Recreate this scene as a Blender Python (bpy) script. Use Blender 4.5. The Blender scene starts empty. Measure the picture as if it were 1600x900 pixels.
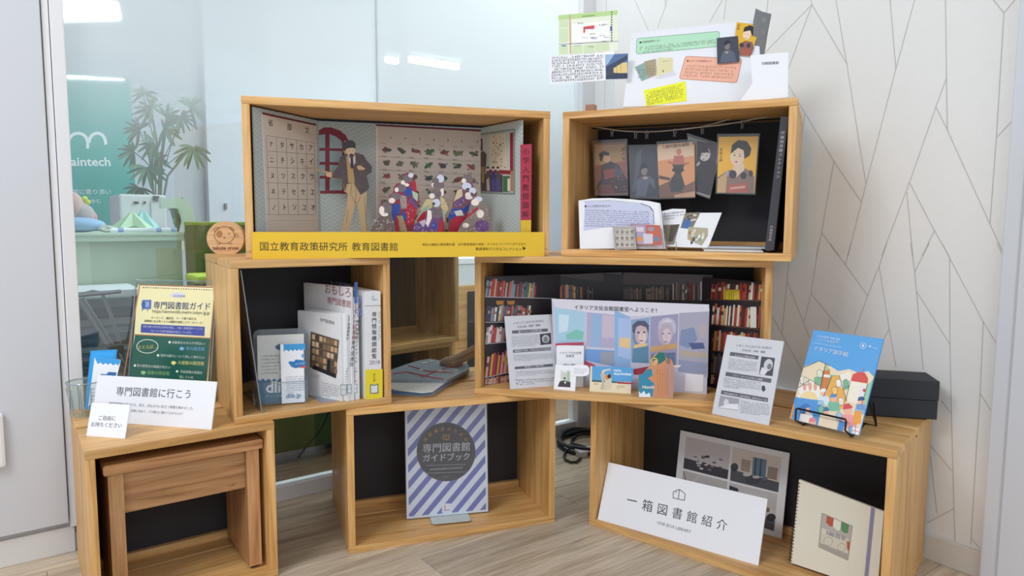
import bpy, bmesh, math, random
from mathutils import Vector, Matrix
from mathutils.geometry import tessellate_polygon
R = math.radians
random.seed(7)
C = bpy.context.scene.collection
# ---------------------------------------------------------------- camera
CAM = Vector((0, 0, 0.82697)); PITCH = R(5.37997); ROLL = R(0.27064); FPX = 1089.78
cd = bpy.data.cameras.new('camera'); cam = bpy.data.objects.new('camera', cd); C.objects.link(cam)
cd.sensor_width = 36; cd.lens = FPX * 36 / 1600; cd.clip_start = 0.02; cd.clip_end = 50
CROT = Matrix.Rotation(math.pi / 2 - PITCH, 4, 'X') @ Matrix.Rotation(ROLL, 4, 'Z')
cam.matrix_world = Matrix.Translation(CAM) @ CROT
bpy.context.scene.camera = cam
vs = bpy.context.scene.view_settings
vs.view_transform = 'Standard'; vs.look = 'None'; vs.gamma = 1; vs.use_curve_mapping = False
vs.exposure = 0.60
# ---------------------------------------------------------------- world and lights
w = bpy.data.worlds.new('world'); bpy.context.scene.world = w; w.use_nodes = True
w.node_tree.nodes['Background'].inputs[0].default_value = (0.80, 0.86, 0.95, 1)
w.node_tree.nodes['Background'].inputs[1].default_value = 0.60
def area(name, loc, target, sx, sy, power, col=(1, 1, 1)):
    l = bpy.data.lights.new(name, 'AREA'); l.shape = 'RECTANGLE'; l.size = sx; l.size_y = sy
    l.energy = power; l.color = col
    o = bpy.data.objects.new(name, l); C.objects.link(o); o.location = loc
    o.rotation_euler = (Vector(target) - Vector(loc)).to_track_quat('-Z', 'Y').to_euler()
    return o
area('room_light', (-1.35, 0.0, 2.42), (-0.3, 0.7, 0), 1.1, 0.8, 33, (0.97, 0.985, 1))
area('room_light', (0.9, -1.6, 2.42), (0.9, -0.3, 0), 1.6, 1.2, 16, (0.97, 0.985, 1))
area('office_light', (0.15, 3.35, 2.40), (0.0, 3.5, 0), 2.4, 1.2, 62, (0.90, 0.97, 1))
# ---------------------------------------------------------------- calibration helpers
def ray(px, py):
    return (CROT.to_3x3() @ Vector(((px - 800) / FPX, -(py - 450) / FPX, -1)))
def on_z(px, py, z=0.0):
    d = ray(px, py); return CAM + d * ((z - CAM.z) / d.z)
def on_plane(px, py, P, n):
    d = ray(px, py); return CAM + d * ((Vector(P) - CAM).dot(n) / d.dot(n))
# ---------------------------------------------------------------- colours and materials
def lin(c):
    return c / 12.92 if c <= 0.04045 else ((c + 0.055) / 1.055) ** 2.4
def hx(h):
    if not isinstance(h, str): return tuple(h)[:3] + (1,)
    h = h.lstrip('#'); return tuple(lin(int(h[i:i + 2], 16) / 255) for i in (0, 2, 4)) + (1,)
MATS = {}
def mat(name, col='#ffffff', rough=0.5, metal=0, spec=0.5, **k):
    if name in MATS: return MATS[name]
    m = bpy.data.materials.new(name); m.use_nodes = True; b = m.node_tree.nodes['Principled BSDF']
    b.inputs['Base Color'].default_value = hx(col); b.inputs['Roughness'].default_value = rough
    b.inputs['Metallic'].default_value = metal; b.inputs['Specular IOR Level'].default_value = spec
    if 'emit' in k:
        b.inputs['Emission Color'].default_value = hx(k.get('ecol', col)); b.inputs['Emission Strength'].default_value = k['emit']
    nt = m.node_tree
    amp = k.get('var', 0.06)
    if amp:   # faint mottling and micro relief
        tc = nt.nodes.new('ShaderNodeTexCoord'); no = nt.nodes.new('ShaderNodeTexNoise')
        no.inputs['Scale'].default_value = k.get('vs', 9); no.inputs['Detail'].default_value = 5
        mx = nt.nodes.new('ShaderNodeMix'); mx.data_type = 'RGBA'; mx.blend_type = 'MULTIPLY'
        mr = nt.nodes.new('ShaderNodeMapRange'); mr.inputs[3].default_value = 1 - amp; mr.inputs[4].default_value = 1 + amp * .5
        nt.links.new(tc.outputs['Object'], no.inputs['Vector']); nt.links.new(no.outputs[0], mr.inputs[0])
        mx.inputs[0].default_value = 1; mx.inputs[6].default_value = hx(col)
        nt.links.new(mr.outputs[0], mx.inputs[7]); nt.links.new(mx.outputs[2], b.inputs['Base Color'])
    MATS[name] = m; return m
def nodes(m): return m.node_tree.nodes, m.node_tree.links, m.node_tree.nodes['Principled BSDF']
def wood(name, axis, c1, c2, c3, rough=0.42, lam=0.045, lamax=None, grain=1.0):
    if name in MATS: return MATS[name]
    m = bpy.data.materials.new(name); m.use_nodes = True; N, L, b = nodes(m)
    tc = N.new('ShaderNodeTexCoord'); oi = N.new('ShaderNodeObjectInfo')
    ad = N.new('ShaderNodeVectorMath'); ad.operation = 'ADD'
    cx = N.new('ShaderNodeCombineXYZ'); mu = N.new('ShaderNodeMath'); mu.operation = 'MULTIPLY'; mu.inputs[1].default_value = 7.3
    L.new(oi.outputs['Random'], mu.inputs[0])
    for i in range(3): L.new(mu.outputs[0], cx.inputs[i])
    L.new(tc.outputs['Object'], ad.inputs[0]); L.new(cx.outputs[0], ad.inputs[1])
    mp = N.new('ShaderNodeMapping'); sc = [34, 34, 34]; sc[axis] = 2.0; mp.inputs['Scale'].default_value = sc
    L.new(ad.outputs[0], mp.inputs[0])
    no = N.new('ShaderNodeTexNoise'); no.inputs['Scale'].default_value = 1.6; no.inputs['Detail'].default_value = 7; no.inputs['Distortion'].default_value = 1.1
    L.new(mp.outputs[0], no.inputs['Vector'])
    mp2 = N.new('ShaderNodeMapping'); s2 = [150, 150, 150]; s2[axis] = 7; mp2.inputs['Scale'].default_value = s2
    L.new(ad.outputs[0], mp2.inputs[0])
    n2 = N.new('ShaderNodeTexNoise'); n2.inputs['Scale'].default_value = 1.5; n2.inputs['Detail'].default_value = 3
    L.new(mp2.outputs[0], n2.inputs['Vector'])
    cr = N.new('ShaderNodeValToRGB'); e = cr.color_ramp.elements
    e[0].position = 0.25; e[0].color = hx(c3); e[1].position = 0.62; e[1].color = hx(c1)
    k = cr.color_ramp.elements.new(0.45); k.color = hx(c2)
    L.new(no.outputs[0], cr.inputs[0])
    # lamination staves
    sp = N.new('ShaderNodeSeparateXYZ'); L.new(ad.outputs[0], sp.inputs[0])
    ax = lamax if lamax is not None else (1 if axis != 1 else 0)
    dv = N.new('ShaderNodeMath'); dv.operation = 'DIVIDE'; dv.inputs[1].default_value = lam; L.new(sp.outputs[ax], dv.inputs[0])
    fl = N.new('ShaderNodeMath'); fl.operation = 'FLOOR'; L.new(dv.outputs[0], fl.inputs[0])
    wn = N.new('ShaderNodeTexWhiteNoise'); wn.noise_dimensions = '1D'; L.new(fl.outputs[0], wn.inputs['W'])
    mr = N.new('ShaderNodeMapRange'); mr.inputs[3].default_value = 0.86; mr.inputs[4].default_value = 1.10; L.new(wn.outputs['Value'], mr.inputs[0])
    m2 = N.new('ShaderNodeMapRange'); m2.inputs[1].default_value = .3; m2.inputs[2].default_value = .7
    m2.inputs[3].default_value = 1 - .16 * grain; m2.inputs[4].default_value = 1.06; L.new(n2.outputs[0], m2.inputs[0])
    pr = N.new('ShaderNodeMath'); pr.operation = 'MULTIPLY'; L.new(mr.outputs[0], pr.inputs[0]); L.new(m2.outputs[0], pr.inputs[1])
    m4 = N.new('ShaderNodeMapRange'); m4.inputs[3].default_value = 0.93; m4.inputs[4].default_value = 1.05; L.new(oi.outputs['Random'], m4.inputs[0])
    p2 = N.new('ShaderNodeMath'); p2.operation = 'MULTIPLY'; L.new(pr.outputs[0], p2.inputs[0]); L.new(m4.outputs[0], p2.inputs[1])
    mx = N.new('ShaderNodeMix'); mx.data_type = 'RGBA'; mx.blend_type = 'MULTIPLY'; mx.inputs[0].default_value = 1
    L.new(cr.outputs[0], mx.inputs[6]); L.new(p2.outputs[0], mx.inputs[7]); L.new(mx.outputs[2], b.inputs['Base Color'])
    b.inputs['Roughness'].default_value = rough; b.inputs['Specular IOR Level'].default_value = 0.4
    bp = N.new('ShaderNodeBump'); bp.inputs['Strength'].default_value = 0.08; bp.inputs['Distance'].default_value = 0.0006
    L.new(n2.outputs[0], bp.inputs['Height']); L.new(bp.outputs[0], b.inputs['Normal'])
    MATS[name] = m; return m
WC = ('#e3b67a', '#d8a766', '#bb8549')
WX = wood('crate_wood_x', 0, *WC); WZ = wood('crate_wood_z', 2, *WC, lam=0.022, lamax=1)
SW = wood('stool_wood_x', 0, '#c99a6c', '#b98759', '#8f6340', lam=.06); SWZ = wood('stool_wood_z', 2, '#c99a6c', '#ba885a', '#93663f', lam=.05)
FLOORM = wood('floor_plank_wood', 0, '#d2c3ad', '#c3b199', '#a3907a', rough=0.38, lam=0.4, grain=1.3)
OFLOOR = wood('office_floor_wood', 0, '#8a6f52', '#7c6248', '#63503c', rough=0.5, lam=0.12)
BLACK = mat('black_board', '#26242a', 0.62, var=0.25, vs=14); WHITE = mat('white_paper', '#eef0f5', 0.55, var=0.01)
BOARD = mat('white_foam_board', '#e9ebf1', 0.6, var=0.01); CREAM = mat('cream_cover', '#e4dfcd', 0.7, var=.04)
WALLP = mat('wall_paper', '#e6e6e5', 0.75, var=0.03, vs=40); TRIM = mat('white_trim', '#e3e4e7', 0.4, var=0.02)
DOORM = mat('white_door_panel', '#ced1d8', 0.45, var=0.02, vs=3); METAL = mat('grey_metal', '#8b9095', 0.35, 0.8)
DARK = mat('dark_wire', '#17181b', 0.45, 0.4); SEAM = mat('wallpaper_line', '#bab8b5', 0.7, var=0)
def print_mat(name, rough, coat=0):
    m = bpy.data.materials.new(name); m.use_nodes = True; N, L, b = nodes(m)
    a = N.new('ShaderNodeVertexColor'); a.layer_name = 'Col'; L.new(a.outputs[0], b.inputs['Base Color'])
    b.inputs['Roughness'].default_value = rough; b.inputs['Coat Weight'].default_value = coat; b.inputs['Coat Roughness'].default_value = .15
    return m
INK = print_mat('printed_ink', 0.55); GLOSSY = print_mat('glossy_print', 0.3, 0.3)
def schlick(N, L, k):      # the same reflectance from either side of a thin sheet
    lw = N.new('ShaderNodeLayerWeight'); lw.inputs[0].default_value = 0.5
    pw = N.new('ShaderNodeMath'); pw.operation = 'POWER'; pw.inputs[1].default_value = 5; L.new(lw.outputs['Facing'], pw.inputs[0])
    ma = N.new('ShaderNodeMath'); ma.operation = 'MULTIPLY_ADD'; ma.inputs[1].default_value = .96; ma.inputs[2].default_value = .04; L.new(pw.outputs[0], ma.inputs[0])
    sc = N.new('ShaderNodeMath'); sc.operation = 'MULTIPLY'; sc.inputs[1].default_value = k; sc.use_clamp = True; L.new(ma.outputs[0], sc.inputs[0])
    return sc
def clear_mat(name, tint, gloss, rough=0.02, haze=0.0, hcol='#ffffff'):
    m = bpy.data.materials.new(name); m.use_nodes = True; nt = m.node_tree; N = nt.nodes; L = nt.links; N.clear()
    out = N.new('ShaderNodeOutputMaterial'); t = N.new('ShaderNodeBsdfTransparent'); t.inputs[0].default_value = hx(tint)
    g = N.new('ShaderNodeBsdfGlossy'); g.inputs['Roughness'].default_value = rough
    sc = schlick(N, L, gloss)
    d = N.new('ShaderNodeBsdfDiffuse'); d.inputs[0].default_value = hx(hcol)
    m1 = N.new('ShaderNodeMixShader'); m1.inputs[0].default_value = haze; L.new(t.outputs[0], m1.inputs[1]); L.new(d.outputs[0], m1.inputs[2])
    m2 = N.new('ShaderNodeMixShader'); L.new(sc.outputs[0], m2.inputs[0]); L.new(m1.outputs[0], m2.inputs[1]); L.new(g.outputs[0], m2.inputs[2])
    L.new(m2.outputs[0], out.inputs[0]); return m
CLEAR = clear_mat('clear_acrylic', '#fafcfd', .7, 0.05, 0.01); SLEEVE = clear_mat('clear_sleeve', '#ffffff', .7, 0.10, 0.01)
EDGE = clear_mat('acrylic_edge', '#c9d6dc', 1.5, 0.1, 0.25, '#dfe8ee'); JARM = clear_mat('jar_glass', '#f8fbfa', .9, 0.03, 0.02)
# ---------------------------------------------------------------- object helpers
def tag(o, label=None, cat=None, group=None, kind=None):
    if label: o['label'] = label
    if cat: o['category'] = cat
    if group: o['group'] = group
    if kind: o['kind'] = kind
    return o
def empty(name, loc, yaw, label, cat, group=None):
    o = bpy.data.objects.new(name, None); C.objects.link(o); o.location = loc; o.rotation_euler = (0, 0, yaw)
    o.empty_display_size = 0.02
    return tag(o, label, cat, group)
def link(name, me, m=None, parent=None, loc=None, rot=None):
    o = bpy.data.objects.new(name, me); C.objects.link(o)
    if m and not me.materials: me.materials.append(m)
    if parent: o.parent = parent
    if loc is not None: o.location = loc
    if rot is not None: o.rotation_euler = rot
    return o
class MB:
    def __init__(s): s.bm = bmesh.new()
    def box(s, x0, y0, z0, x1, y1, z1, bev=0.0, M=None):
        b = bmesh.new(); bmesh.ops.create_cube(b, size=1)
        for v in b.verts: v.co = Vector(((x0 + x1) / 2 + v.co.x * (x1 - x0), (y0 + y1) / 2 + v.co.y * (y1 - y0), (z0 + z1) / 2 + v.co.z * (z1 - z0)))
        if bev: bmesh.ops.bevel(b, geom=b.edges[:], offset=bev, segments=2, profile=0.6, affect='EDGES')
        if M: bmesh.ops.transform(b, matrix=M, verts=b.verts[:])
        s.add(b); return s
    def add(s, b):
        me = bpy.data.meshes.new('t'); b.to_mesh(me); b.free(); s.bm.from_mesh(me); bpy.data.meshes.remove(me)
    def prism(s, pts, y0, y1, plane='xz'):     # pts in 2D, extruded along the third axis
        n = len(pts)
        def P(p, y): return (p[0], y, p[1]) if plane == 'xz' else (p[0], p[1], y)
        a = [s.bm.verts.new(P(p, y0)) for p in pts]; b = [s.bm.verts.new(P(p, y1)) for p in pts]
        tris = tessellate_polygon([[Vector((p[0], p[1], 0)) for p in pts]])
        for t in tris:
            try: s.bm.faces.new([a[i] for i in t]); s.bm.faces.new([b[i] for i in reversed(t)])
            except ValueError: pass
        for i in range(n):
            s.bm.faces.new([a[i], a[(i + 1) % n], b[(i + 1) % n], b[i]])
        return s
    def tube(s, pts, r, seg=8, closed=False):
        pts = [Vector(p) for p in pts]; n = len(pts); rings = []
        rr = r if isinstance(r, (list, tuple)) else [r] * n
        up = Vector((0, 0, 1)); prev = None
        for i, p in enumerate(pts):
            if closed: t = pts[(i + 1) % n] - pts[i - 1]
            else: t = pts[min(i + 1, n - 1)] - pts[max(i - 1, 0)]
            t.normalize()
            if prev is None:
                a = t.cross(up)
                if a.length < 0.05: a = t.cross(Vector((1, 0, 0)))
            else: a = prev - t * prev.dot(t)
            a.normalize(); prev = a; b = t.cross(a)
            rings.append([s.bm.verts.new(p + (a * math.cos(2 * math.pi * k / seg) + b * math.sin(2 * math.pi * k / seg)) * rr[i]) for k in range(seg)])
        for i in range(n if closed else n - 1):
            A, B = rings[i], rings[(i + 1) % n]
            for k in range(seg): s.bm.faces.new([A[k], A[(k + 1) % seg], B[(k + 1) % seg], B[k]])
        if not closed:
            s.bm.faces.new(rings[0][::-1]); s.bm.faces.new(rings[-1])
        return s
    def lathe(s, prof, seg=28, cap=True):
        rings = [[s.bm.verts.new((r * math.cos(2 * math.pi * k / seg), r * math.sin(2 * math.pi * k / seg), z)) for k in range(seg)] for r, z in prof]
        for A, B in zip(rings, rings[1:]):
            for k in range(seg): s.bm.faces.new([A[k], A[(k + 1) % seg], B[(k + 1) % seg], B[k]])
        if cap: s.bm.faces.new(rings[0][::-1])
        return s
    def ball(s, c, r, sx=1, sy=1, sz=1, sub=2):
        b = bmesh.new(); bmesh.ops.create_icosphere(b, subdivisions=sub, radius=r)
        for v in b.verts: v.co = Vector((v.co.x * sx, v.co.y * sy, v.co.z * sz)) + Vector(c)
        s.add(b); return s
    def out(s, name, m, parent=None, loc=None, rot=None, smooth=False):
        bmesh.ops.recalc_face_normals(s.bm, faces=s.bm.faces[:])
        me = bpy.data.meshes.new(name); s.bm.to_mesh(me); s.bm.free()
        if smooth:
            for p in me.polygons: p.use_smooth = True
            me.set_sharp_from_angle(angle=R(40))
        return link(name, me, m, parent, loc, rot)
def box(name, a, b, m, parent=None, bev=0.0, loc=None, rot=None):
    return MB().box(*a, *b, bev).out(name, m, parent, loc, rot)
# a flat frame in the world: origin, yaw about z, lean back about its own x
class Frame:
    def __init__(s, org, yaw, lean=0.0):
        s.org = Vector(org); s.yaw = yaw; s.lean = lean
        s.rot = (-lean, 0, yaw)
        s.M = Matrix.Rotation(yaw, 3, 'Z') @ Matrix.Rotation(-lean, 3, 'X'); s.n = s.M @ Vector((0, 1, 0))
    def l(s, px, py):
        q = s.M.transposed() @ (on_plane(px, py, s.org, s.n) - s.org); return (q.x, q.z)
    def shift(s, d): return Frame(s.org + s.n * d, s.yaw, s.lean)
GC = {}
def glyphs(txt, bold=0.0):
    k = (txt, bold)
    if k not in GC:
        c = bpy.data.curves.new('g', 'FONT'); c.body = txt; c.resolution_u = 2; c.offset = bold; c.fill_mode = 'FRONT'
        o = bpy.data.objects.new('g', c); C.objects.link(o); bpy.context.view_layer.update()
        me = bpy.data.meshes.new_from_object(o.evaluated_get(bpy.context.evaluated_depsgraph_get()))
        V = [(v.co.x, v.co.y) for v in me.vertices]; F = [tuple(p.vertices) for p in me.polygons]
        bpy.data.objects.remove(o); bpy.data.curves.remove(c); bpy.data.meshes.remove(me)
        GC[k] = (V, F)
    return GC[k]
class Print:      # flat printed artwork lying on a Frame; points given in photo pixels of a zoomed crop
    def __init__(s, fr, o=(0, 0, 1), clip=None):
        s.f = fr; s.o = o; s.clip = clip; s.V = []; s.F = []; s.Cc = []; s.y = -0.00035
    def org(s, *o): s.o = o; return s
    def m(s, x, y): return s.f.l(s.o[0] + x / s.o[2], s.o[1] + y / s.o[2])
    def _add(s, pts, faces, col, step=True):
        b = len(s.V); s.V += [(p[0], s.y, p[1]) for p in pts]; c = hx(col)
        for f in faces: s.F.append(tuple(b + i for i in f)); s.Cc += [c] * len(f)
        if step: s.y -= 0.000012
    def poly(s, pts, col, step=True):
        q = [s.m(*p) for p in pts]
        if s.clip:
            (xa, za), (xb, zb) = s.clip
            for ax, lim, sg in ((0, xa, 1), (0, xb, -1), (1, za, 1), (1, zb, -1)):
                o_ = []
                for i in range(len(q)):
                    A, B = q[i], q[(i + 1) % len(q)]; fa, fb = (A[ax] - lim) * sg, (B[ax] - lim) * sg
                    if fa >= 0: o_.append(A)
                    if fa * fb < 0: k = fa / (fa - fb); o_.append((A[0] + (B[0] - A[0]) * k, A[1] + (B[1] - A[1]) * k))
                q = o_
                if len(q) < 3: return s
        s._add(q, tessellate_polygon([[Vector((a, b, 0)) for a, b in q]]) if len(q) > 4 else [tuple(range(len(q)))], col, step)
        return s
    def rect(s, x0, y0, x1, y1, col, step=True): return s.poly([(x0, y0), (x1, y0), (x1, y1), (x0, y1)], col, step)
    def ell(s, cx, cy, rx, ry, col, a=0, n=18, step=True):
        ca, sa = math.cos(R(a)), math.sin(R(a))
        return s.poly([(cx + rx * math.cos(t) * ca - ry * math.sin(t) * sa, cy + rx * math.cos(t) * sa + ry * math.sin(t) * ca) for t in [2 * math.pi * i / n for i in range(n)]], col, step)
    def line(s, pts, w, col, step=True):
        for (x0, y0), (x1, y1) in zip(pts, pts[1:]):
            L = math.hypot(x1 - x0, y1 - y0) or 1; nx, ny = -(y1 - y0) / L * w / 2, (x1 - x0) / L * w / 2
            s.poly([(x0 + nx, y0 + ny), (x1 + nx, y1 + ny), (x1 - nx, y1 - ny), (x0 - nx, y0 - ny)], col, False)
        if step: s.y -= 0.000012
        return s
    def loop(s, pts, w, col): return s.line(pts + pts[:1], w, col)
    def arc(s, cx, cy, rx, ry, a0, a1, w, col, n=14):
        return s.line([(cx + rx * math.cos(R(a0 + (a1 - a0) * i / n)), cy + ry * math.sin(R(a0 + (a1 - a0) * i / n))) for i in range(n + 1)], w, col)
    def text(s, t, x0, y0, x1, y1, col='#222222', bold=0.0, hs=1.0):
        V, F, adv = [], [], 0.0
        run = ''
        def put(g, cell):
            nonlocal adv
            v, f = g; b = len(V); V.extend((x + adv, y) for x, y in v); F.extend(tuple(b + i for i in q) for q in f)
            adv += cell
        i = 0
        while i < len(t):
            if ord(t[i]) > 0x2000:
                if bold > .008: put((  [(x + .012 + bold * .5, y) for x, y in glyphs(t[i])[0]], glyphs(t[i])[1]), 0)
                put(glyphs(t[i]), 1.0); i += 1
            else:
                j = i
                while j < len(t) and ord(t[j]) <= 0x2000: j += 1
                g = glyphs(t[i:j], bold)
                put(g, (max((v[0] for v in g[0]), default=.3)) + .08); i = j
        if not V: return s
        a = Vector(s.m(x0, y0)); b = Vector(s.m(x1, y1)); d = b - a; L = d.length; d.normalize(); u = Vector((-d.y, d.x))
        xa = min(v[0] for v in V); xb = max(v[0] for v in V)
        if all(ord(c) > 0x2000 for c in t): xa, xb = 0.03, adv - .03
        k = L / (xb - xa)
        s._add([a + d * (v[0] - xa) * k + u * v[1] * k * hs for v in V], F, col); return s
    def vtext(s, t, x0, y0, x1, y1, col='#222222', bold=0.0, size=0.9):   # characters stacked downward between two centre points
        a = Vector(s.m(x0, y0)); b = Vector(s.m(x1, y1)); n = len(t); st = (b - a) / n; dn = st.normalized(); rt = Vector((-dn.y, dn.x)); h = st.length * size
        for i, ch in enumerate(t):
            V, F = glyphs(ch)
            if not V: continue
            if bold > .008:
                nv = len(V); V = V + [(x_ + .012 + bold * .5, y_) for x_, y_ in V]; F = F + [tuple(i_ + nv for i_ in q_) for q_ in F]
            c = a + st * (i + 0.5)
            rot = ch == 'ー'
            P = []
            for x, y in V:
                gx, gy = (x - 0.5) * h, (y - 0.38) * h
                if rot: gx, gy = gy, -gx
                P.append(c + rt * gx - dn * gy)
            s._add(P, F, col, False)
        s.y -= 0.000012; return s
    def blur(s, x0, y0, x1, y1, rows, col='#6a6a70', th=0.45, dy=0.0, fill=0.78):   # rows of unreadably small print; dy = slant of a row
        for r in range(rows):
            yy = y0 + (y1 - y0) * (r + 0.2) / rows; h = (y1 - y0) / rows * th * 1.25; x = x0; xe = x1 if (r < rows - 1 or rows == 1) else x0 + (x1 - x0) * random.uniform(.4, .9)
            while x < xe:
                wv = h * random.uniform(.8, 1.05); t = h * .11
                if random.random() < fill + .14:
                    k = (x - x0) / (x1 - x0) * dy; e = wv * .86
                    for j in range(random.choice((2, 3, 3))):
                        ya = yy + k + h * random.uniform(.0, .9); xa = x + e * random.uniform(0, .3); s.poly([(xa, ya), (x + e, ya), (x + e, ya + t), (xa, ya + t)], col, False)
                    for j in range(random.choice((1, 2))):
                        xa = x + e * random.uniform(.1, .85); s.poly([(xa, yy + k), (xa + t, yy + k), (xa + t * random.uniform(-1.5, 2.5), yy + k + h), (xa - t, yy + k + h)], col, False)
                x += wv
        s.y -= 0.000012; return s
    def spines(s, x0, y0, x1, y1, h0, h1, cols, wmin=2.5, wmax=6, lean=0.0):   # a row of photographed books between two floor points
        x = x0
        while x < x1:
            wv = random.uniform(wmin, wmax); k = (x - x0) / (x1 - x0); yb = y0 + (y1 - y0) * k; h = (h0 + (h1 - h0) * k) * random.uniform(.78, 1)
            xe = min(x + wv, x1); ll = lean * h
            c = random.choice(cols)
            s.poly([(x + ll, yb - h), (xe + ll - .3, yb - h), (xe - .3, yb), (x, yb)], c, False)
            if random.random() < .5:
                c2 = random.choice(cols); s.y -= 6e-6
                s.poly([(x + ll * .7 + .2, yb - h * .7), (xe + ll * .7 - .5, yb - h * .7), (xe + ll * .5 - .5, yb - h * .5), (x + ll * .5 + .2, yb - h * .5)], c2, False); s.y += 6e-6
            x = xe
        s.y -= 0.00002; return s
    def out(s, parent, name='printed_face', m=None, label=None, z0=None):
        me = bpy.data.meshes.new(name); me.from_pydata(s.V, [], s.F); me.validate()
        a = me.color_attributes.new('Col', 'FLOAT_COLOR', 'CORNER')
        if len(a.data) == len(s.Cc): a.data.foreach_set('color', [v for c in s.Cc for v in c])
        else:
            i = 0
            fc = [s.Cc[sum(len(f) for f in s.F[:0])]]
        o = link(name, me, m or INK, parent)
        if label: o['label'] = label
        return o
def sheet(name, fr, pxs, m, label=None, cat=None, group=None, th=0.0008, parent=None, o=(0, 0, 1), local=None):
    pts = local or [fr.l(o[0] + x / o[2], o[1] + y / o[2]) for x, y in pxs]
    ob = MB().prism(pts, 0, th).out(name, m, parent, None if parent else fr.org, None if parent else fr.rot)
    return tag(ob, label, cat, group)
def card(name, d, m, label, cat, group=None, th=0.0012):
    x, y, z, yaw, lean, wd, h = d[:7]; fr = Frame((x, y, z), R(yaw), R(lean))
    return sheet(name, fr, None, m, label, cat, group, th, local=[(-wd / 2, 0), (wd / 2, 0), (wd / 2, h), (-wd / 2, h)]), fr
# ---------------------------------------------------------------- room shell
L0 = Vector((-1.104, 1.698, 0)); GU = Vector((0.80147506, 0.59802821, 0)); GN = Vector((-GU.y, GU.x, 0)); GYAW = math.atan2(GU.y, GU.x)
W0 = Vector((0.302, 2.744, 0)); WD = Vector((0.56493599, -0.82513473, 0)); WYAW = math.atan2(WD.y, WD.x)
def gw(u, d, z=0): return L0 + GU * u + GN * d + Vector((0, 0, z))
def gpx(px, py, d):
    P = on_plane(px, py, L0 + GN * d, GN) - L0; return P.dot(GU), P.z
fl = box('floor', (-1.6, -3.2, -0.06), (3.6, 0.0, -0.004), mat('floor_base', '#8d8172', .7), loc=L0, rot=(0, 0, GYAW)); tag(fl, kind='structure')
pm = {}
def plank_mesh(L_, W_):
    k = (round(L_, 3), round(W_, 3))
    if k not in pm:
        m_ = MB().box(0, 0, -0.004, L_ - 0.0012, W_ - 0.0012, 0, 0.0005); me = bpy.data.meshes.new('plank'); m_.bm.to_mesh(me); m_.bm.free(); me.materials.append(FLOORM); pm[k] = me
    return pm[k]
PW = 0.155
for r in range(20):
    n1 = -0.10 + PW - r * PW
    top = min(n1, 0.0); wv = top - (n1 - PW)
    if wv < 0.01: continue
    off = [0.25, 0.62, 0.05, 0.989 - 0.915, 0.45, 0.989 - 0.915 + 0.0, 0.7, 0.2][r % 8]
    if r == 5: off = 0.989 - 0.915
    x = -1.6 + (off % 0.915) - 0.915
    while x < 3.6:
        a, b = max(x, -1.6), min(x + 0.915, 3.6)
        if b - a > 0.02: link('plank', plank_mesh(b - a, wv), None, fl, (a, n1 - PW, 0))
        x += 0.915
cl = box('ceiling', (-2.0, -5.5, 2.5), (5.5, 3.2, 2.56), mat('ceiling_white', '#e8ecf0', .8), loc=L0, rot=(0, 0, GYAW)); tag(cl, kind='structure')
# glass partition (wall_back): glass pane, bottom rail, right post, over the whole back-left side
GLASS = bpy.data.materials.new('partition_glass'); GLASS.use_nodes = True
def build_glass():
    nt = GLASS.node_tree; N = nt.nodes; L = nt.links; N.clear()
    out = N.new('ShaderNodeOutputMaterial'); tc = N.new('ShaderNodeTexCoord'); sp = N.new('ShaderNodeSeparateXYZ'); L.new(tc.outputs['Object'], sp.inputs[0])
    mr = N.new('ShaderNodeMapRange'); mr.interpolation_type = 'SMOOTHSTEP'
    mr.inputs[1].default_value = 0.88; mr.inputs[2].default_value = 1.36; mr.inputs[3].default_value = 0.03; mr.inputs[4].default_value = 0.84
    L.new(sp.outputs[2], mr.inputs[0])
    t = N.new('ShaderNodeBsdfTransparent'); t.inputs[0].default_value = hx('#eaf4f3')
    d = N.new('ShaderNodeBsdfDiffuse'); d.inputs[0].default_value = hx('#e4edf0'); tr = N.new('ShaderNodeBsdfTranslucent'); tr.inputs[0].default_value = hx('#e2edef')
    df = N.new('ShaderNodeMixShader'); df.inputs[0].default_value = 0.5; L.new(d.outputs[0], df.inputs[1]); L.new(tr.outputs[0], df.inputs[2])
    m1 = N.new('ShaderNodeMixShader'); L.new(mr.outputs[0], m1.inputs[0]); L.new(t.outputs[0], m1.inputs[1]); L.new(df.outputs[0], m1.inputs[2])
    g = N.new('ShaderNodeBsdfGlossy'); g.inputs['Roughness'].default_value = 0.03
    sc = schlick(N, L, 3.6)
    m2 = N.new('ShaderNodeMixShader'); L.new(sc.outputs[0], m2.inputs[0]); L.new(m1.outputs[0], m2.inputs[1]); L.new(g.outputs[0], m2.inputs[2]); L.new(m2.outputs[0], out.inputs[0])
build_glass()
def gplane(name, u0, u1, z0, z1, d, m, parent=None):      # single-sided pane in the partition plane
    me = bpy.data.meshes.new(name); me.from_pydata([(u0, d, z0), (u1, d, z0), (u1, d, z1), (u0, d, z1)], [], [(0, 1, 2, 3)])
    return link(name, me, m, parent, None if parent else L0, None if parent else (0, 0, GYAW))
ujoint = gpx(590, 60, 0)[0]
wb = box('wall_back', (-1.6, 0.0, 2.45), (1.76, 0.05, 2.5), TRIM, loc=L0, rot=(0, 0, GYAW)); tag(wb, kind='structure')
win = box('window_1', (0.0, -0.012, 0.0), (1.70, 0.035, 0.045), TRIM, loc=L0, rot=(0, 0, GYAW), bev=.002); tag(win, kind='structure')
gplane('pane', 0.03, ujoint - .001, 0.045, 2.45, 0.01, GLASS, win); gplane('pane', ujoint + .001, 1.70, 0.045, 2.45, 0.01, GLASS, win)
box('glass_joint', (ujoint - .0015, 0.006, 0.045), (ujoint + .0015, 0.012, 2.45), mat('joint_silicone', '#c6d2d8', .4), win)
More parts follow.
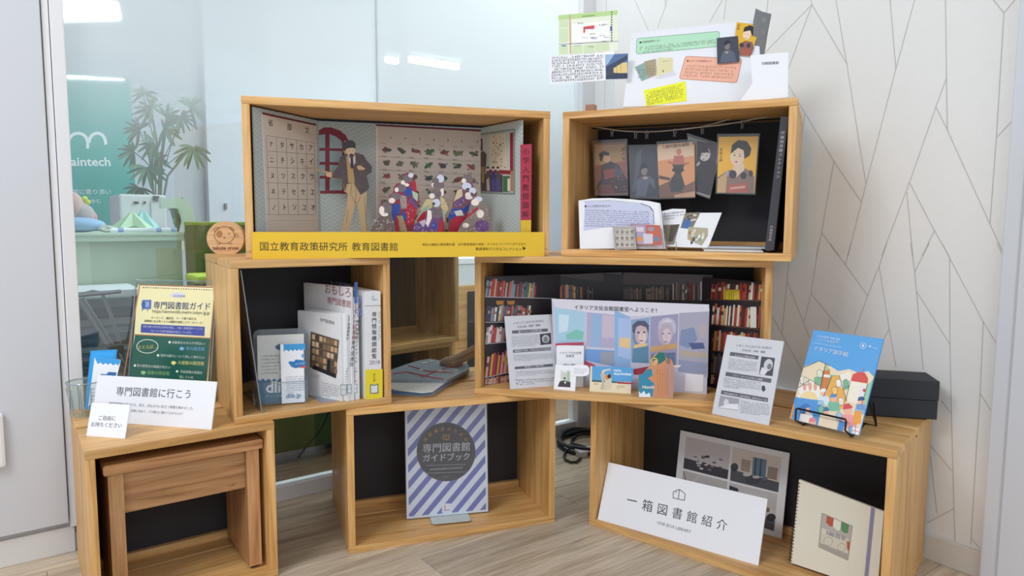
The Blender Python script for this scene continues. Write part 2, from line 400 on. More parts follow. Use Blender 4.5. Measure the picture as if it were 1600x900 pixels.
post = box('trim_1', (1.69, -0.02, 0), (1.752, 0.04, 2.45), TRIM, loc=L0, rot=(0, 0, GYAW), bev=.003); tag(post, kind='structure')
# right wall
wr = box('wall_right', (0, 0, 0), (3.4, 0.1, 2.5), WALLP, loc=W0, rot=(0, 0, WYAW)); tag(wr, kind='structure')
off = (Vector((.313, 2.728, 0)) - W0).dot(WD)
SEG = [(0.723,1.304,0.901,1.428),(0.901,1.428,0.836,1.267),(0.901,1.428,1.01,1.249),(0.971,1.422,1.01,1.249),(1.01,1.249,1.079,0.93),(1.116,1.386,1.14,1.213),(1.176,1.371,1.14,1.213),(1.14,1.213,1.079,0.93),(1.079,0.93,1.04,0.741),(0.838,1.221,0.875,1.164),(0.875,1.164,0.987,0.996),(0.987,0.996,1.069,0.885),(0.894,1.133,0.882,1.024),(0.987,0.996,0.961,0.803),(0.961,0.803,0.949,0.737),(0.961,0.803,1.013,0.74),(1.247,1.353,1.269,1.05),(1.26,1.171,1.24,1.107),(1.269,1.05,1.372,0.828),(1.24,1.107,1.269,1.05),(1.24,1.107,1.189,0.93),(1.189,0.93,1.13,0.745),(1.189,0.93,1.254,0.812),(1.184,0.907,1.207,0.748),(1.254,0.812,1.229,0.749),(1.254,0.812,1.29,0.752),(1.348,1.328,1.371,1.294),(1.39,1.317,1.371,1.294),(1.371,1.294,1.373,1.022),(1.373,1.022,1.372,0.828),(1.373,1.022,1.417,1.073),(1.372,0.828,1.406,0.757),
(0.864,0.718,0.86,0.662),(0.86,0.662,0.85,0.507),(0.86,0.662,0.939,0.506),(0.954,0.773,0.937,0.632),(0.937,0.632,0.92,0.549),(0.988,0.774,1.099,0.64),(1.046,0.776,1.034,0.717),(1.142,0.778,1.125,0.719),(1.125,0.719,1.099,0.64),(1.099,0.64,1.068,0.533),(0.937,0.632,1.036,0.535),(0.998,0.565,0.993,0.536),(1.125,0.719,1.16,0.56),(1.16,0.56,1.145,0.526),(1.16,0.56,1.182,0.464),(1.201,0.78,1.214,0.71),(1.244,0.781,1.214,0.71),(1.214,0.71,1.221,0.662),(1.221,0.662,1.248,0.47),(1.221,0.662,1.305,0.541),(1.273,0.782,1.292,0.747),(1.292,0.747,1.305,0.541),(1.305,0.541,1.318,0.374),(1.292,0.747,1.372,0.604),(1.372,0.604,1.416,0.534),(1.389,0.785,1.415,0.732),(1.372,0.604,1.376,0.436),(1.376,0.436,1.376,0.305),(1.376,0.436,1.415,0.38),(1.294,0.402,1.318,0.374),(0.818,0.55,0.946,0.373),
(1.318,0.374,1.337,0.145),(1.337,0.145,1.344,0.066),(1.276,0.284,1.327,0.236),(1.279,0.088,1.337,0.145),(1.277,0.26,1.3,0.12),(1.376,0.31,1.378,0.071),(1.379,0.086,1.399,0.067),(0.057,2.2,0.059,1.0),(0.208,1.613,0.276,1.497),(0.321,1.492,0.356,1.555),(0.341,1.66,0.356,1.555),(0.356,1.555,0.38,1.62),(0.594,1.517,0.546,1.46),(0.614,1.56,0.602,1.455),(0.759,1.475,0.752,1.40),(0.2,1.62,0.18,1.9),(0.276,1.497,0.30,1.2),(1.176,1.371,1.22,1.7),(1.247,1.353,1.22,1.7),(1.116,1.386,1.09,1.7),(0.971,1.422,0.94,1.7),(0.901,1.428,0.86,1.55),(0.86,1.55,0.94,1.7),(1.348,1.328,1.22,1.7),(0.723,1.304,0.70,1.1)]
mb = MB()
for a, za, b, zb in SEG:
    a += off; b += off; L_ = math.hypot(b - a, zb - za); nx, nz = -(zb - za) / L_ * .0009, (b - a) / L_ * .0009
    mb.prism([(a + nx, za + nz), (b + nx, zb + nz), (b - nx, zb - nz), (a - nx, za - nz)], -0.0006, 0.002)
mb.out('wallpaper_line', SEAM, wr)
bb = box('baseboard_right', (0.0, -0.010, 0), (1.44, 0, 0.064), mat('vinyl_baseboard', '#d3cfc8', .55), loc=W0, rot=(0, 0, WYAW), bev=.002); tag(bb, kind='structure')
tr2 = box('trim_2', (1.43, -0.03, 0), (1.62, 0, 2.5), DOORM, loc=W0, rot=(0, 0, WYAW), bev=.003); tag(tr2, kind='structure')
box('frame_groove', (1.462, -0.0312, 0), (1.466, -0.0298, 2.5), mat('groove', '#b4b6bc', .6), tr2)
u0 = (on_plane(1208, 612, W0, Vector((WD.y, -WD.x, 0))) - W0).dot(WD)
tr3 = box('trim_3', (0.55, -0.035, 0.28), (1.08, 0, 0.349), TRIM, loc=W0, rot=(0, 0, WYAW), bev=.002); tag(tr3, kind='structure')
# cupboard on the left
cup = empty('built_in_cupboard', L0, GYAW, 'white built-in cupboard with flush door at the left edge', 'cupboard')
box('plinth', (-1.3, -0.02, 0), (0.0, 0.3, 0.066), mat('white_plinth', '#dcdcdc', .5), cup, .002)
box('side_post', (0.006, -0.03, 0.066), (0.034, 0.3, 2.45), TRIM, cup, .002)
box('side_post', (-0.0095, -0.024, 0.066), (0.0045, 0.3, 2.45), TRIM, cup, .001)
box('door_panel', (-1.2, -0.03, 0.080), (-0.012, -0.008, 2.45), DOORM, cup, .002)
box('body', (-1.3, -0.006, 0.066), (-0.0, 0.32, 2.45), mat('cupboard_off_white', '#d6d5d2', .6), cup)  # plain off-white body behind the door and posts
box('handle', (-0.24, -0.046, 0.25), (-0.129, -0.03, 0.38), mat('white_plastic', '#e9ebef', .35), cup, .007)
# ceiling lamps (their mirror images shine in the glass)
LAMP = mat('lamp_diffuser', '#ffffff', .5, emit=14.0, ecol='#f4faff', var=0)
FRM = mat('lamp_frame', '#d9dcdf', .4)
def lamp(corners, label):
    cs = [Vector(c) for c in corners]; c0 = sum(cs, Vector()) / 4
    o = empty('ceiling_lamp', c0, 0, label, 'lamp', 'ceiling lamps')
    me = bpy.data.meshes.new('diffuser'); me.from_pydata([tuple(c - c0) for c in cs], [], [(0, 1, 2, 3)]); link('diffuser', me, LAMP, o)
    mb = MB()
    for a, b in zip(cs, cs[1:] + cs[:1]): mb.tube([a - c0, b - c0], 0.012, 6)
    mb.out('frame', FRM, o)
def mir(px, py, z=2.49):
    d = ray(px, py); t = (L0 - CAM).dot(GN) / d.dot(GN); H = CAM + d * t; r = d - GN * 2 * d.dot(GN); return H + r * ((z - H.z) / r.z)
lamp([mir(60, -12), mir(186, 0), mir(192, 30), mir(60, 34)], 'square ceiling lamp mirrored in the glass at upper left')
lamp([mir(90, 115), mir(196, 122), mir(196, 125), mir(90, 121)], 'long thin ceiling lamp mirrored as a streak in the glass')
def pendant(x0, y0, x1, y1, d, label):
    a = gpx(x0, y0, d); b = gpx(x1, y1, d); o = empty('pendant_lamp', gw((a[0] + b[0]) / 2, d, a[1]), GYAW, label, 'lamp', 'office pendant lamps'); h = (b[0] - a[0]) / 2
    box('light_tube', (-h, -.02, -.035), (h, .02, 0), mat('pendant_tube', '#ffffff', .5, emit=22.0, ecol='#f4faff', var=0), o, .005)
    box('housing', (-h - .01, -.025, 0), (h + .01, .025, .03), FRM, o, .004)
    for x_ in (-h * .7, h * .7): MB().tube([(x_, 0, .03), (x_, 0, 2.5 - o.location.z)], .002, 5).out('hanger', FRM, o)
pendant(640, 88, 716, 88, 1.9, 'long pendant lamp glowing behind the frosted glass'); pendant(603, 89, 621, 89, 2.2, 'short pendant lamp glowing beside the glass joint')
# ---------------------------------------------------------------- the office behind the glass
of = box('office_floor', (-1.6, 0.0, -0.06), (6.0, 4.2, -0.002), OFLOOR, loc=L0, rot=(0, 0, GYAW)); tag(of, kind='structure')
ow = box('wall_office', (-1.6, 2.7, 0), (6.0, 2.8, 2.5), mat('office_wall', '#c9d0da', .8), loc=L0, rot=(0, 0, GYAW)); tag(ow, kind='structure')
ou0 = gpx(330, 200, 2.5)[0]; ou1 = gpx(392, 200, 2.5)[0]
od = box('door_1', (ou0, 2.62, 0), (ou1 + .9, 2.7, 2.3), mat('office_door', '#d5deec', .4), loc=L0, rot=(0, 0, GYAW), bev=.004); tag(od, kind='structure')
uu, zz = gpx(352, 322, 2.62); MB().box(uu - .007, 2.60, zz - .018, uu + .007, 2.625, zz + .018, .002).out('door_handle', METAL, od)
def gfr(d): return Frame(L0 + GN * d, GYAW)
# roll-up banner
bf = gfr(2.35); bu0 = bf.l(70, 200)[0]; bu1 = bf.l(207, 200)[0]; zt = bf.l(150, 117)[1]
ban = empty('roll_up_banner', bf.org + GU * ((bu0 + bu1) / 2), GYAW, 'teal roll-up banner with white arch logo behind the glass', 'banner')
hw = (bu1 - bu0) / 2
sheet('banner_cloth', bf, None, mat('banner_teal', '#38aea4', .6), th=.002, parent=ban, local=[(-hw, .08), (hw, .08), (hw, zt), (-hw, zt)])
box('base_bar', (-hw, -.06, 0), (hw, .06, .08), METAL, ban, .01)
pf = Frame(ban.location, GYAW); p = Print(pf)
p.arc(122, 223, 15, 15, 180, 360, 5, '#f4fbfd'); p.arc(152, 223, 13, 15, 180, 360, 5, '#f4fbfd')
p.line([(137, 221), (137, 232)], 4.5, '#f4fbfd'); p.line([(165, 221), (165, 226)], 4.5, '#f4fbfd'); p.line([(107, 221), (107, 230)], 4.5, '#f4fbfd')
p.text('aintech', 111, 259, 173, 259, '#f4fbfd', .02); p.text('館に寄り添い', 113, 303, 174, 303, '#e8f6f8', .008); p.text('ともに歩む', 117, 317, 158, 317, '#e8f6f8', .008)
p.out(ban)
# palm plant
PALM = mat('palm_leaf', '#4e7a5a', .6, var=.3); STEM = mat('palm_stem', '#5d6f58', .7)
pd = 1.85; pfr = gfr(pd)
pu, _ = pfr.l(249, 330)
plant = empty('potted_palm', gw(pu, pd), GYAW, 'tall fan palm plant in a pot behind the glass', 'plant')
MB().lathe([(0.0, 0.0), (.12, 0), (.15, .28), (.155, .30), (.14, .30), (.13, .27)], 20).out('pot', mat('plant_pot', '#7b7f86', .6), plant)
def frond(px, py, r, rot, n=10, droop=.5):
    u, z = pfr.l(px, py); rr = r * 0.0026; mb = MB(); cz = Vector((u - pu, random.uniform(-.1, .1), z))
    for i in range(n):
        a = R(rot + (i - (n - 1) / 2) * 230 / n + random.uniform(-6, 6)); yo = random.uniform(-.5, .5)
        dx, dz = math.sin(a), math.cos(a); w_ = rr * .088; q = []; ln = random.uniform(.8, 1.1)
        for k in range(6):
            t = k / 5; q.append((cz + Vector((dx * t * rr * ln, yo * t * rr, dz * t * rr * ln - droop * t * t * rr * .5)), w_ * min(1, .25 + t * 2.2) * (1 if k < 4 else (.85 if k == 4 else .25))))
        A = [mb.bm.verts.new(c + Vector((dz * ww, 0, -dx * ww))) for c, ww in q]; B = [mb.bm.verts.new(c - Vector((dz * ww, 0.004, -dx * ww))) for c, ww in q]
        for k in range(5): mb.bm.faces.new([A[k], A[k + 1], B[k + 1], B[k]])
    mb.out('palm_frond', PALM, plant); return cz
FR = [(222, 150, 26, -10, 0), (236, 172, 34, -60, 0), (262, 182, 34, 60, 0), (222, 200, 32, -60, 1), (250, 205, 30, 100, 1), (292, 172, 34, 50, 0), (308, 228, 36, 180, 2), (236, 226, 30, -100, 1), (228, 262, 34, 180, 3), (246, 250, 28, 100, 3), (222, 292, 26, 200, 3), (213, 235, 28, -80, 1), (282, 182, 26, 130, 2), (225, 318, 22, 60, 3)]
stems = [[(248, 330), (249, 270), (244, 215), (236, 172)], [(243, 330), (236, 260), (226, 205)], [(252, 330), (262, 275), (290, 240), (308, 228)], [(246, 330), (238, 300), (228, 262)], [(250, 330), (254, 240), (262, 182)]]
for px, py, r_, ro, g_ in FR:
    c = frond(px, py, r_, ro)
    q0 = pfr.l(*[(249, 262), (238, 265), (258, 260), (243, 318)][g_])
    MB().tube([(q0[0] - pu, 0, q0[1]), ((q0[0] - pu + c.x) / 2, c.y * .5, (q0[1] + c.z) / 2 + .01), tuple(c)], .0028, 5).out('leaf_stalk', STEM, plant)
for sx in stems[:3] + stems[4:]:
    q = [(pfr.l(x, y)[0] - pu, 0, pfr.l(x, y)[1]) for x, y in sx]
    MB().tube([(random.uniform(-.03, .03), 0, .27)] + q, .0055, 6).out('stem', STEM, plant)
# second small plant near the counter
p2f = gfr(1.35); u2, z2 = p2f.l(277, 355)
pl2 = empty('small_leafy_plant', gw(u2, 1.35, .70), GYAW, 'small green plant under the curved counter frame', 'plant')
mb = MB()
for i in range(14):
    a = random.uniform(0, 6.28); r_ = random.uniform(.04, .075); h_ = random.uniform(.03, .16)
    P0 = Vector((0, 0, .06)); P1 = Vector((math.cos(a) * r_ * .5, math.sin(a) * r_ * .5, .08 + h_)); P2 = Vector((math.cos(a) * r_, math.sin(a) * r_, .05 + h_))
    w_ = Vector((-math.sin(a), math.cos(a), .4)) * .01
    v = [mb.bm.verts.new(q) for q in (P0 - w_ * .2, P0 + w_ * .2, P1 + w_, P1 - w_, P2)]
    mb.bm.faces.new([v[0], v[1], v[2], v[3]]); mb.bm.faces.new([v[3], v[2], v[4]])
mb.out('leaves', PALM, pl2); MB().lathe([(0, 0), (.045, 0), (.055, .07), (.045, .07)], 16).out('pot', mat('small_pot', '#e2e2df', .5), pl2)
# white office machine
def gboxpx(name, x0, y0, x1, y1, d, dep, m, parent, bev=.004, base=None):
    a = gpx(x0, y0, d); b = gpx(x1, y1, d); z0 = b[1] if base is None else base
    return MB().box(a[0], d, z0, b[0], d + dep, a[1], bev).out(name, m, parent, tuple(-Vector(parent.location)) if 0 else None)
def gthing(name, label, cat, group=None): return empty(name, L0, GYAW, label, cat, group)
GREEN = mat('pale_green_counter', '#b9cdb6', .35, var=.03); GREEN2 = mat('pale_green_edge', '#d6eed8', .3, var=.02)
mach = gthing('office_machine', 'white office machine with dark display behind the counter', 'machine')
MG = mat('machine_white', '#cfd2d4', .5)
gboxpx('body', 186, 303, 262, 372, 1.25, .3, MG, mach, .008, base=.30)
gboxpx('display', 239, 306, 249, 314, 1.245, .006, mat('dark_display', '#4a5058', .3), mach, 0)
gboxpx('slot', 209, 315, 217, 318, 1.245, .006, DARK, mach, 0); gboxpx('button', 224, 315, 228, 318, 1.245, .006, DARK, mach, 0)
gboxpx('seam', 236, 314, 237, 350, 1.246, .004, mat('seam_grey', '#a9adb0', .5), mach, 0)
# counter
ct = gthing('reception_counter', 'pale green reception counter with a curved end frame', 'counter')
gboxpx('counter_top', 60, 364, 288, 368, .80, .42, GREEN2, ct, .003)
gboxpx('edge_strip', 60, 369, 288, 376, .805, .03, GREEN2, ct, .003)
gboxpx('front_panel', 60, 377, 287, 456, .82, .02, GREEN, ct, .002)
gboxpx('front_panel', 100, 377, 144, 454, .815, .006, mat('counter_light_strip', '#c8d9c0', .35), ct, .001)
f8 = gfr(.80); arch = [f8.l(*q) for q in [(250, 318), (272, 317), (284, 319), (291, 328), (295, 345), (298, 370), (301, 400), (303, 430), (305, 470), (306, 500)]]
b2 = MB(); q0 = [(a, -.0, b) for a, b in arch]; n = len(arch)
out_, inn = [], []
for i in range(n):
    a = Vector(arch[max(i - 1, 0)]); b = Vector(arch[min(i + 1, n - 1)]); t = (b - a).normalized(); nn = Vector((-t.y, t.x)); c = Vector(arch[i])
    out_.append(c + nn * .019); inn.append(c - nn * .019)
b2.prism([tuple(v) for v in out_ + inn[::-1]], .78, .83).out('curved_frame', GREEN2, ct, smooth=False)
gboxpx('leg', 293, 384, 305, 560, .79, .03, GREEN2, ct, .002, base=0); gboxpx('leg', 96, 457, 104, 560, .80, .03, GREEN2, ct, .002, base=0)
# white trolley shelf and stacked folding chairs beneath
sh = gthing('white_shelf_board', 'white shelf board below the pale green counter panel', 'shelf')
gboxpx('board', 96, 457, 220, 462, .55, .25, mat('white_shelf', '#dfe5ea', .4), sh, .002)
gboxpx('leg', 98, 462, 101, 700, .56, .02, METAL, sh, 0, base=0); gboxpx('leg', 215, 462, 218, 700, .56, .02, METAL, sh, 0, base=0)
fc = gthing('slatted_rack', 'grey slatted rack beneath the counter seen through the glass', 'rack')
GS = [mat('slat_grey_a', '#8a98a6', .5), mat('slat_grey_b', '#64717f', .5), mat('slat_grey_c', '#a7b1ba', .5)]
for i in range(9):
    gboxpx('slat', 96, 470 + i * 14, 230, 480 + i * 14, .9, .03, GS[i % 3], fc, .002)
gboxpx('side_rail', 96, 466, 99, 600, .89, .05, METAL, fc, 0, base=0); gboxpx('side_rail', 227, 466, 230, 600, .89, .05, METAL, fc, 0, base=0)
# grey desk leg in front of it
lg = gthing('folding_table_frame', 'grey tubular folding table frame just behind the glass', 'table')
f3 = gfr(.35)
def gt(pts, r, name, m=METAL):
    MB().tube([(f3.l(x, y)[0], .35 + dd, f3.l(x, y)[1]) for x, y, dd in pts], r, 8).out(name, m, lg, smooth=True)
gt([(126, 467, 0), (150, 505, 0), (175, 545, 0)], .011, 'leg'); gt([(124, 462, .02), (146, 456, .02), (160, 458, .02), (168, 475, .02), (182, 515, .02), (194, 556, .02)], .005, 'brace')
gt([(175, 545, 0), (200, 585, 0), (225, 640, .0)], .011, 'leg'); gt([(194, 556, .02), (205, 600, .02), (212, 700, 0)], .005, 'brace')
u_, z_ = f3.l(181, 545); box('joint', (u_ - .02, .33, z_ - .012), (u_ + .02, .37, z_ + .014), mat('joint_plastic', '#3c4248', .5), lg, .004)
gt([(119, 462, 0), (190, 456, .02)], .006, 'crossbar')
# plush toys and paper star on the counter
zc = gpx(200, 366, .9)[1]
zct = gpx(200, 364, .8)[1]
def cu(px, py, d=1.0): return gpx(px, py, d)
plu = empty('plush_toy', gw(gpx(120, 366, .95)[0], .95, zct), GYAW, 'grey and pink plush toy with yellow flower on the counter', 'toy')
U0 = gpx(120, 366, .95)[0]
def rel(px, py, d=.95): a = gpx(px, py, d); return (a[0] - U0, 0, a[1] - zct)
FUR = mat('plush_fur', '#b7aaa8', .9, var=.3, vs=60); PNK = mat('plush_pink', '#d98a94', .9, var=.2)
a = rel(126, 336); MB().ball(a, .045, 1, .9, 1.0, 3).out('body', FUR, plu, smooth=True)
a = rel(112, 325); MB().ball(a, .05, .8, .9, 1.2, 3).out('head', mat('plush_head', '#c9a9a4', .9, var=.2), plu, smooth=True)
a = rel(142, 340); MB().ball(a, .024, .9, .7, 1.1, 2).out('ear', PNK, plu, smooth=True)
fy = mat('yellow_felt', '#d8e23a', .7)
a = rel(130, 316); mbb = MB()
for i in range(5): mbb.ball((a[0] + .013 * math.cos(i * 1.257), -.01, a[2] + .013 * math.sin(i * 1.257)), .011, 1, .4, 1, 1)
mbb.out('flower', fy, plu, smooth=True)
cush = empty('blue_cushion', gw(U0, .90, zct), GYAW, 'light blue cushion under the plush toy', 'cushion')
MB().ball((-.0, 0, .028), .03, 2.9, 2.0, .9, 3).out('pad', mat('blue_cloth', '#8fb4d8', .85, var=.1), cush, smooth=True)
def paper_star(cx, cy, r, col, col2, label, d, hh):
    u, z = gpx(cx, cy, d); o = empty('paper_star', gw(u, d, zct), GYAW, label, 'decoration', 'folded paper stars on the counter')
    rr = r * .00195; mb = MB(); ap = mb.bm.verts.new((0, -.005, hh)); ring = []
    for i in range(10):
        q = rr if i % 2 == 0 else rr * .5; an = math.pi / 2 + i * math.pi / 5; ring.append(mb.bm.verts.new((q * math.cos(an) * 1.1, q * math.sin(an) * .45, .02 if i % 2 == 0 else .0)))
    for i in range(10): mb.bm.faces.new([ap, ring[i], ring[(i + 1) % 10]])
    mb.out('folded_paper', col, o)
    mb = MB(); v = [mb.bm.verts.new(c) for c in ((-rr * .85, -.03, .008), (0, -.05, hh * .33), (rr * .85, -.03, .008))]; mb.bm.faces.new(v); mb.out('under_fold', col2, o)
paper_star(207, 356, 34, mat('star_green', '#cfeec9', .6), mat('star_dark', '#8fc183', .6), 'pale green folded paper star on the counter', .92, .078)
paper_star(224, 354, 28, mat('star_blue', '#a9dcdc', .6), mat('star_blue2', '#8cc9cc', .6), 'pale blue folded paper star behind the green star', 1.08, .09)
rl = empty('rolled_poster', gw(gpx(225, 361, .86)[0], .86, zct), GYAW, 'white rolled poster lying on the counter before the stars', 'paper roll')
MB().tube([(-.11, 0, .009), (.11, 0, .009)], .009, 12).out('roll', WHITE, rl, smooth=True)
for q in (-.085, .04, .09): MB().tube([(q, 0, .009), (q + .018, 0, .009)], .0093, 12).out('blue_band', mat('blue_tape', '#8aa9d8', .5), rl)
cp = empty('crumpled_wrap', gw(gpx(166, 361, .87)[0], .87, zct), GYAW, 'crumpled pale wrapping beside the blue cushion', 'wrapping')
b = bmesh.new(); bmesh.ops.create_icosphere(b, subdivisions=2, radius=.024)
for v in b.verts: v.co *= random.uniform(.75, 1.15); v.co.z = v.co.z * .6 + .014; v.co.x *= 1.3
m_ = MB(); m_.add(b); m_.out('wrap', mat('wrap_pale', '#bcc7bd', .6), cp)
# green sofa back behind the glass
so = gthing('green_sofa', 'olive green sofa seen from behind through the glass', 'sofa')
SG = mat('sofa_olive', '#45621d', .8, var=.2, vs=20); SL = mat('sofa_lime', '#8fa832', .7, var=.1)
su0 = gpx(303, 400, .3)[0]; su1 = .89
box('back_panel', (su0, .30, .04), (su1, .42, .815), SG, so, .006); box('top_edge', (su0 - .002, .298, .812), (su1, .42, .824), SL, so, .004)  # lime top edge: the light falling on it is put into the colour
box('seat', (su0, .42, .30), (su1, .76, .44), SL, so, .03)
for a_ in (su0 + .05, su1 - .09):
    for b_ in (.32, .70): box('foot', (a_, b_, 0), (a_ + .04, b_ + .04, .30 if b_ > .5 else .04), DARK, so, .003)
cbn = gthing('hanging_cable', 'dark thin cable hanging down the sofa back', 'cable')
MB().tube([(f3.l(x, y)[0], .285, f3.l(x, y)[1]) for x, y in [(510, 610), (498, 650), (488, 668), (470, 688), (455, 708)]], .003, 6).out('cord', DARK, cbn, smooth=True)
sp_ = gthing('lime_seat_pad', 'lime green pad poking out beside the sofa', 'cushion')
u_, z_ = gpx(312, 434, .22); box('pad', (u_ - .03, .12, z_ - .012), (u_ + .1, .28, z_ + .012), mat('lime_pad', '#b9d24a', .6), sp_, .01)
box('leg', (u_ + .03, .18, 0), (u_ + .05, .20, z_ - .01), METAL, sp_)
# ---------------------------------------------------------------- the wooden crates
H = 0.37; T = 0.018; D = 0.38
CR = {'A': (-0.6942, 1.4529, 35.95, 0, .3734), 'B': (-0.4617, 1.6296, 31.31, 1, .3734), 'C': (-0.1412, 1.7672, 20.26, 0, .5609), 'D': (0.2622, 1.7437, -12.97, 1, .7414), 'E': (0.4979, 1.6129, -40.18, 0, .7414), 'F': (-0.2592, 1.7133, 16.36, 2, .7414), 'G': (0.384, 1.714, -24.06, 2, .5609)}
def kp(k, u, v, z=0):       # crate-local point to world
    x, y, th, lv, W = CR[k]; th = R(th)
    return Vector((x + u * math.cos(th) - v * math.sin(th), y + u * math.sin(th) + v * math.cos(th), z))
def kf(k, u, v, z, dyaw=0, lean=0): return Frame(kp(k, u, v, z), R(CR[k][2] + dyaw), R(lean))
def kz(k, px, py, z):
    P = on_z(px, py, z); x, y, th, lv, W = CR[k]; th = R(th); dx, dy = P.x - x, P.y - y
    return (dx * math.cos(th) + dy * math.sin(th), -dx * math.sin(th) + dy * math.cos(th))
def crate(k, label, panel=0.25):
    x, y, th, lv, W = CR[k]; z = lv * H; g = .186
    o = empty('wooden_crate', (x, y, z), R(th), label, 'crate', 'wooden display crates')
    w2 = W / 2
    box('top_board', (-w2, 0, H - T), (w2, g, H), WX, o, .0018); box('top_board', (-w2, g + .020, H - T), (w2, D, H), WX, o, .0018)
    box('bottom_board', (-w2, 0, 0), (w2, g, T), WX, o, .0018); box('bottom_board', (-w2, g + .003, 0), (w2, D, T), WX, o, .0018)
    for s in (-1, 1):
        a = sorted((s * w2, s * (w2 - T))); box('side_board', (a[0] + (.0006 if s < 0 else 0), .0006, T), (a[1] - (.0006 if s > 0 else 0), D - .001, H - T), WZ, o, .0012)
    box('groove_shade_strip', (-w2 + .001, g + .0006, H - T - .002), (w2 - .001, g + .0194, H - T + .002), BLACK, o)  # black strip added to stand for the shade inside the lid groove
    box('back_panel', (-w2 + T, panel, T), (w2 - T, panel + .006, H - T), BLACK, o)
    box('cleat', (-w2 + T, panel - .014, T), (w2 - T, panel, T + .02), WX, o, .001)
    box('cleat', (-w2 + T, panel + .006, T), (w2 - T, panel + .018, T + .02), WX, o, .001)
    return o
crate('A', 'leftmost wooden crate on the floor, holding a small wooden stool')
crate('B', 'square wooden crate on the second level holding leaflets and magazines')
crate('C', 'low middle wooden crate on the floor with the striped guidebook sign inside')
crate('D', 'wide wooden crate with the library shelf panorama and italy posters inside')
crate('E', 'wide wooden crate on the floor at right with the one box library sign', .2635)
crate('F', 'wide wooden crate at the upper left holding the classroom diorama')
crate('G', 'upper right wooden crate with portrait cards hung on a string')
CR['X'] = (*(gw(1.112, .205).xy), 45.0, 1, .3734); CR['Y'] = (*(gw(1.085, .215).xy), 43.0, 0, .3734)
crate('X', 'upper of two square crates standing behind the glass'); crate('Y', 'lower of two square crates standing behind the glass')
cab = gthing('office_cabinet', 'low wooden cabinet with a black front behind the glass', 'cabinet')
ca = gpx(712, 448, .95); cb = gpx(800, 448, .95)
box('body', (ca[0], .96, 0), (cb[0], 1.35, ca[1]), WX, cab, .002)
box('front_panel', (gpx(732, 500, .95)[0], .952, .03), (cb[0] - .03, .96, ca[1] - .03), BLACK, cab)
wbx = gthing('white_storage_box', 'white lidded box on top of the cabinet behind the glass', 'box')
wa = gpx(714, 404, .97); wc = gpx(760, 446, .97)
box('body', (wa[0], .97, ca[1] + .001), (wc[0], 1.25, wa[1] - .03), mat('box_white', '#dfe5e8', .5), wbx, .002)
box('lid', (wa[0] - .003, .967, wa[1] - .03), (wc[0] + .003, 1.253, wa[1]), mat('lid_white', '#eef0f4', .5), wbx, .002)
# stool
x, y, th, lv, W = CR['A']
st = empty('wooden_stool', kp('A', .006, .03, T), R(th), 'small wooden stool tucked inside the leftmost crate', 'stool')
MB().prism([(-.157, .287), (.157, .287), (.160, .291), (.160, .306), (.156, .309), (-.156, .309), (-.160, .306), (-.160, .291)], -.006, .205).out('seat', SW, st)
for s in (-1, 1):
    a = (-.152, -.124) if s < 0 else (.124, .152)
    o_ = MB(); o_.prism([(a[0] if s < 0 else a[0], .287), (a[1], .287), (a[1] - s * .0, .008), (a[0], .008)], 0, .2); o_.out('leg', SWZ, st)
    for yy in (.01, .17): box('foot_pad', (a[0] + .005, yy, 0), (a[1] - .005, yy + .02, .008), DARK, st)
box('apron', (-.124, .012, .195), (.124, .032, .287), SW, st, .001)
pfm = Frame(kp('A', .006, .042, T), R(th)); pp = Print(pfm); pp.text('TUKT', 357, 761, 369, 758, '#6b4a2c', .01)
so_ = pp.out(st, 'burned_mark'); so_.location = (0, .012, 0)
# ---------------------------------------------------------------- items on crate A
Z3 = (0, 430, 3.6)
def stand_back(o, w_, h_, dep, m=EDGE, th=.002, bent=True):     # simple acrylic easel behind a card
    pass
o, f = card('title_sign', (-0.8112, 1.5296, 0.37, -12.0, 14.5, 0.3091, 0.1045), BOARD, 'white landscape sign reading let us go to the special library', 'sign', th=.003)
p = Print(f, Z3); p.text('専門図書館に行こう', 652, 672, 1078, 692, '#3c3c42'); p.text('専門図書館を見つける、知る、訪ねるのに役立つ情報を集めました。', 612, 727, 1098, 757, '#7d7d85'); p.text('気軽に訪ねて、その魅力に触れてみませんか？', 735, 768, 1038, 786, '#7d7d85'); p.out(o)
o2 = MB().box(-.10, .003, 0, .10, .005, .09).box(-.10, .003, 0, .10, .06, .002).out('acrylic_stand', CLEAR, o)
o, f = card('notice_card', (-0.8593, 1.4403, 0.37, -11.4, 15.8, 0.0943, 0.0700), WHITE, 'small white please take freely card in clear stand', 'card')
p = Print(f, Z3); p.text('ご自由に', 552, 813, 650, 816, '#4a4a50'); p.text('お持ちください', 510, 849, 685, 857, '#4a4a50'); p.out(o)
MB().box(-.049, .0012, 0, .052, .0027, .074).box(-.049, .0012, -.0002, .062, .05, .0012).out('acrylic_stand', CLEAR, o)
o, f = card('tall_poster', (-0.8690, 1.7270, 0.3705, -10.1, 9.7, 0.2170, 0.2958), mat('poster_cream', '#f3ecb9', .5), 'tall cream and green library guide poster in acrylic stand', 'poster', th=.001)
p = Print(f, Z3); BRN = '#b07a52'
g = [(757, 335), (1180, 356), (1120, 900), (690, 900)]
p.poly([(783, 52), (1215, 66), (1212, 86), (781, 62)], '#f6efc6')
p.loop([(786, 54), (1212, 69), (1162, 596), (1040, 900), (640, 900)], 7, BRN)
for i in range(28): p.rect(803 + i * 14.2, 66 + i * .5, 811 + i * 14.2, 72 + i * .5, ['#c8554a', '#5a6a9a', '#7aa05a', '#d8a040'][i % 4], False)
p.y -= .00002
p.ell(1000, 112, 45, 15, '#d9dcea'); p.text('東京都図書館', 975, 121, 1042, 123, '#4a5a8a', .01)
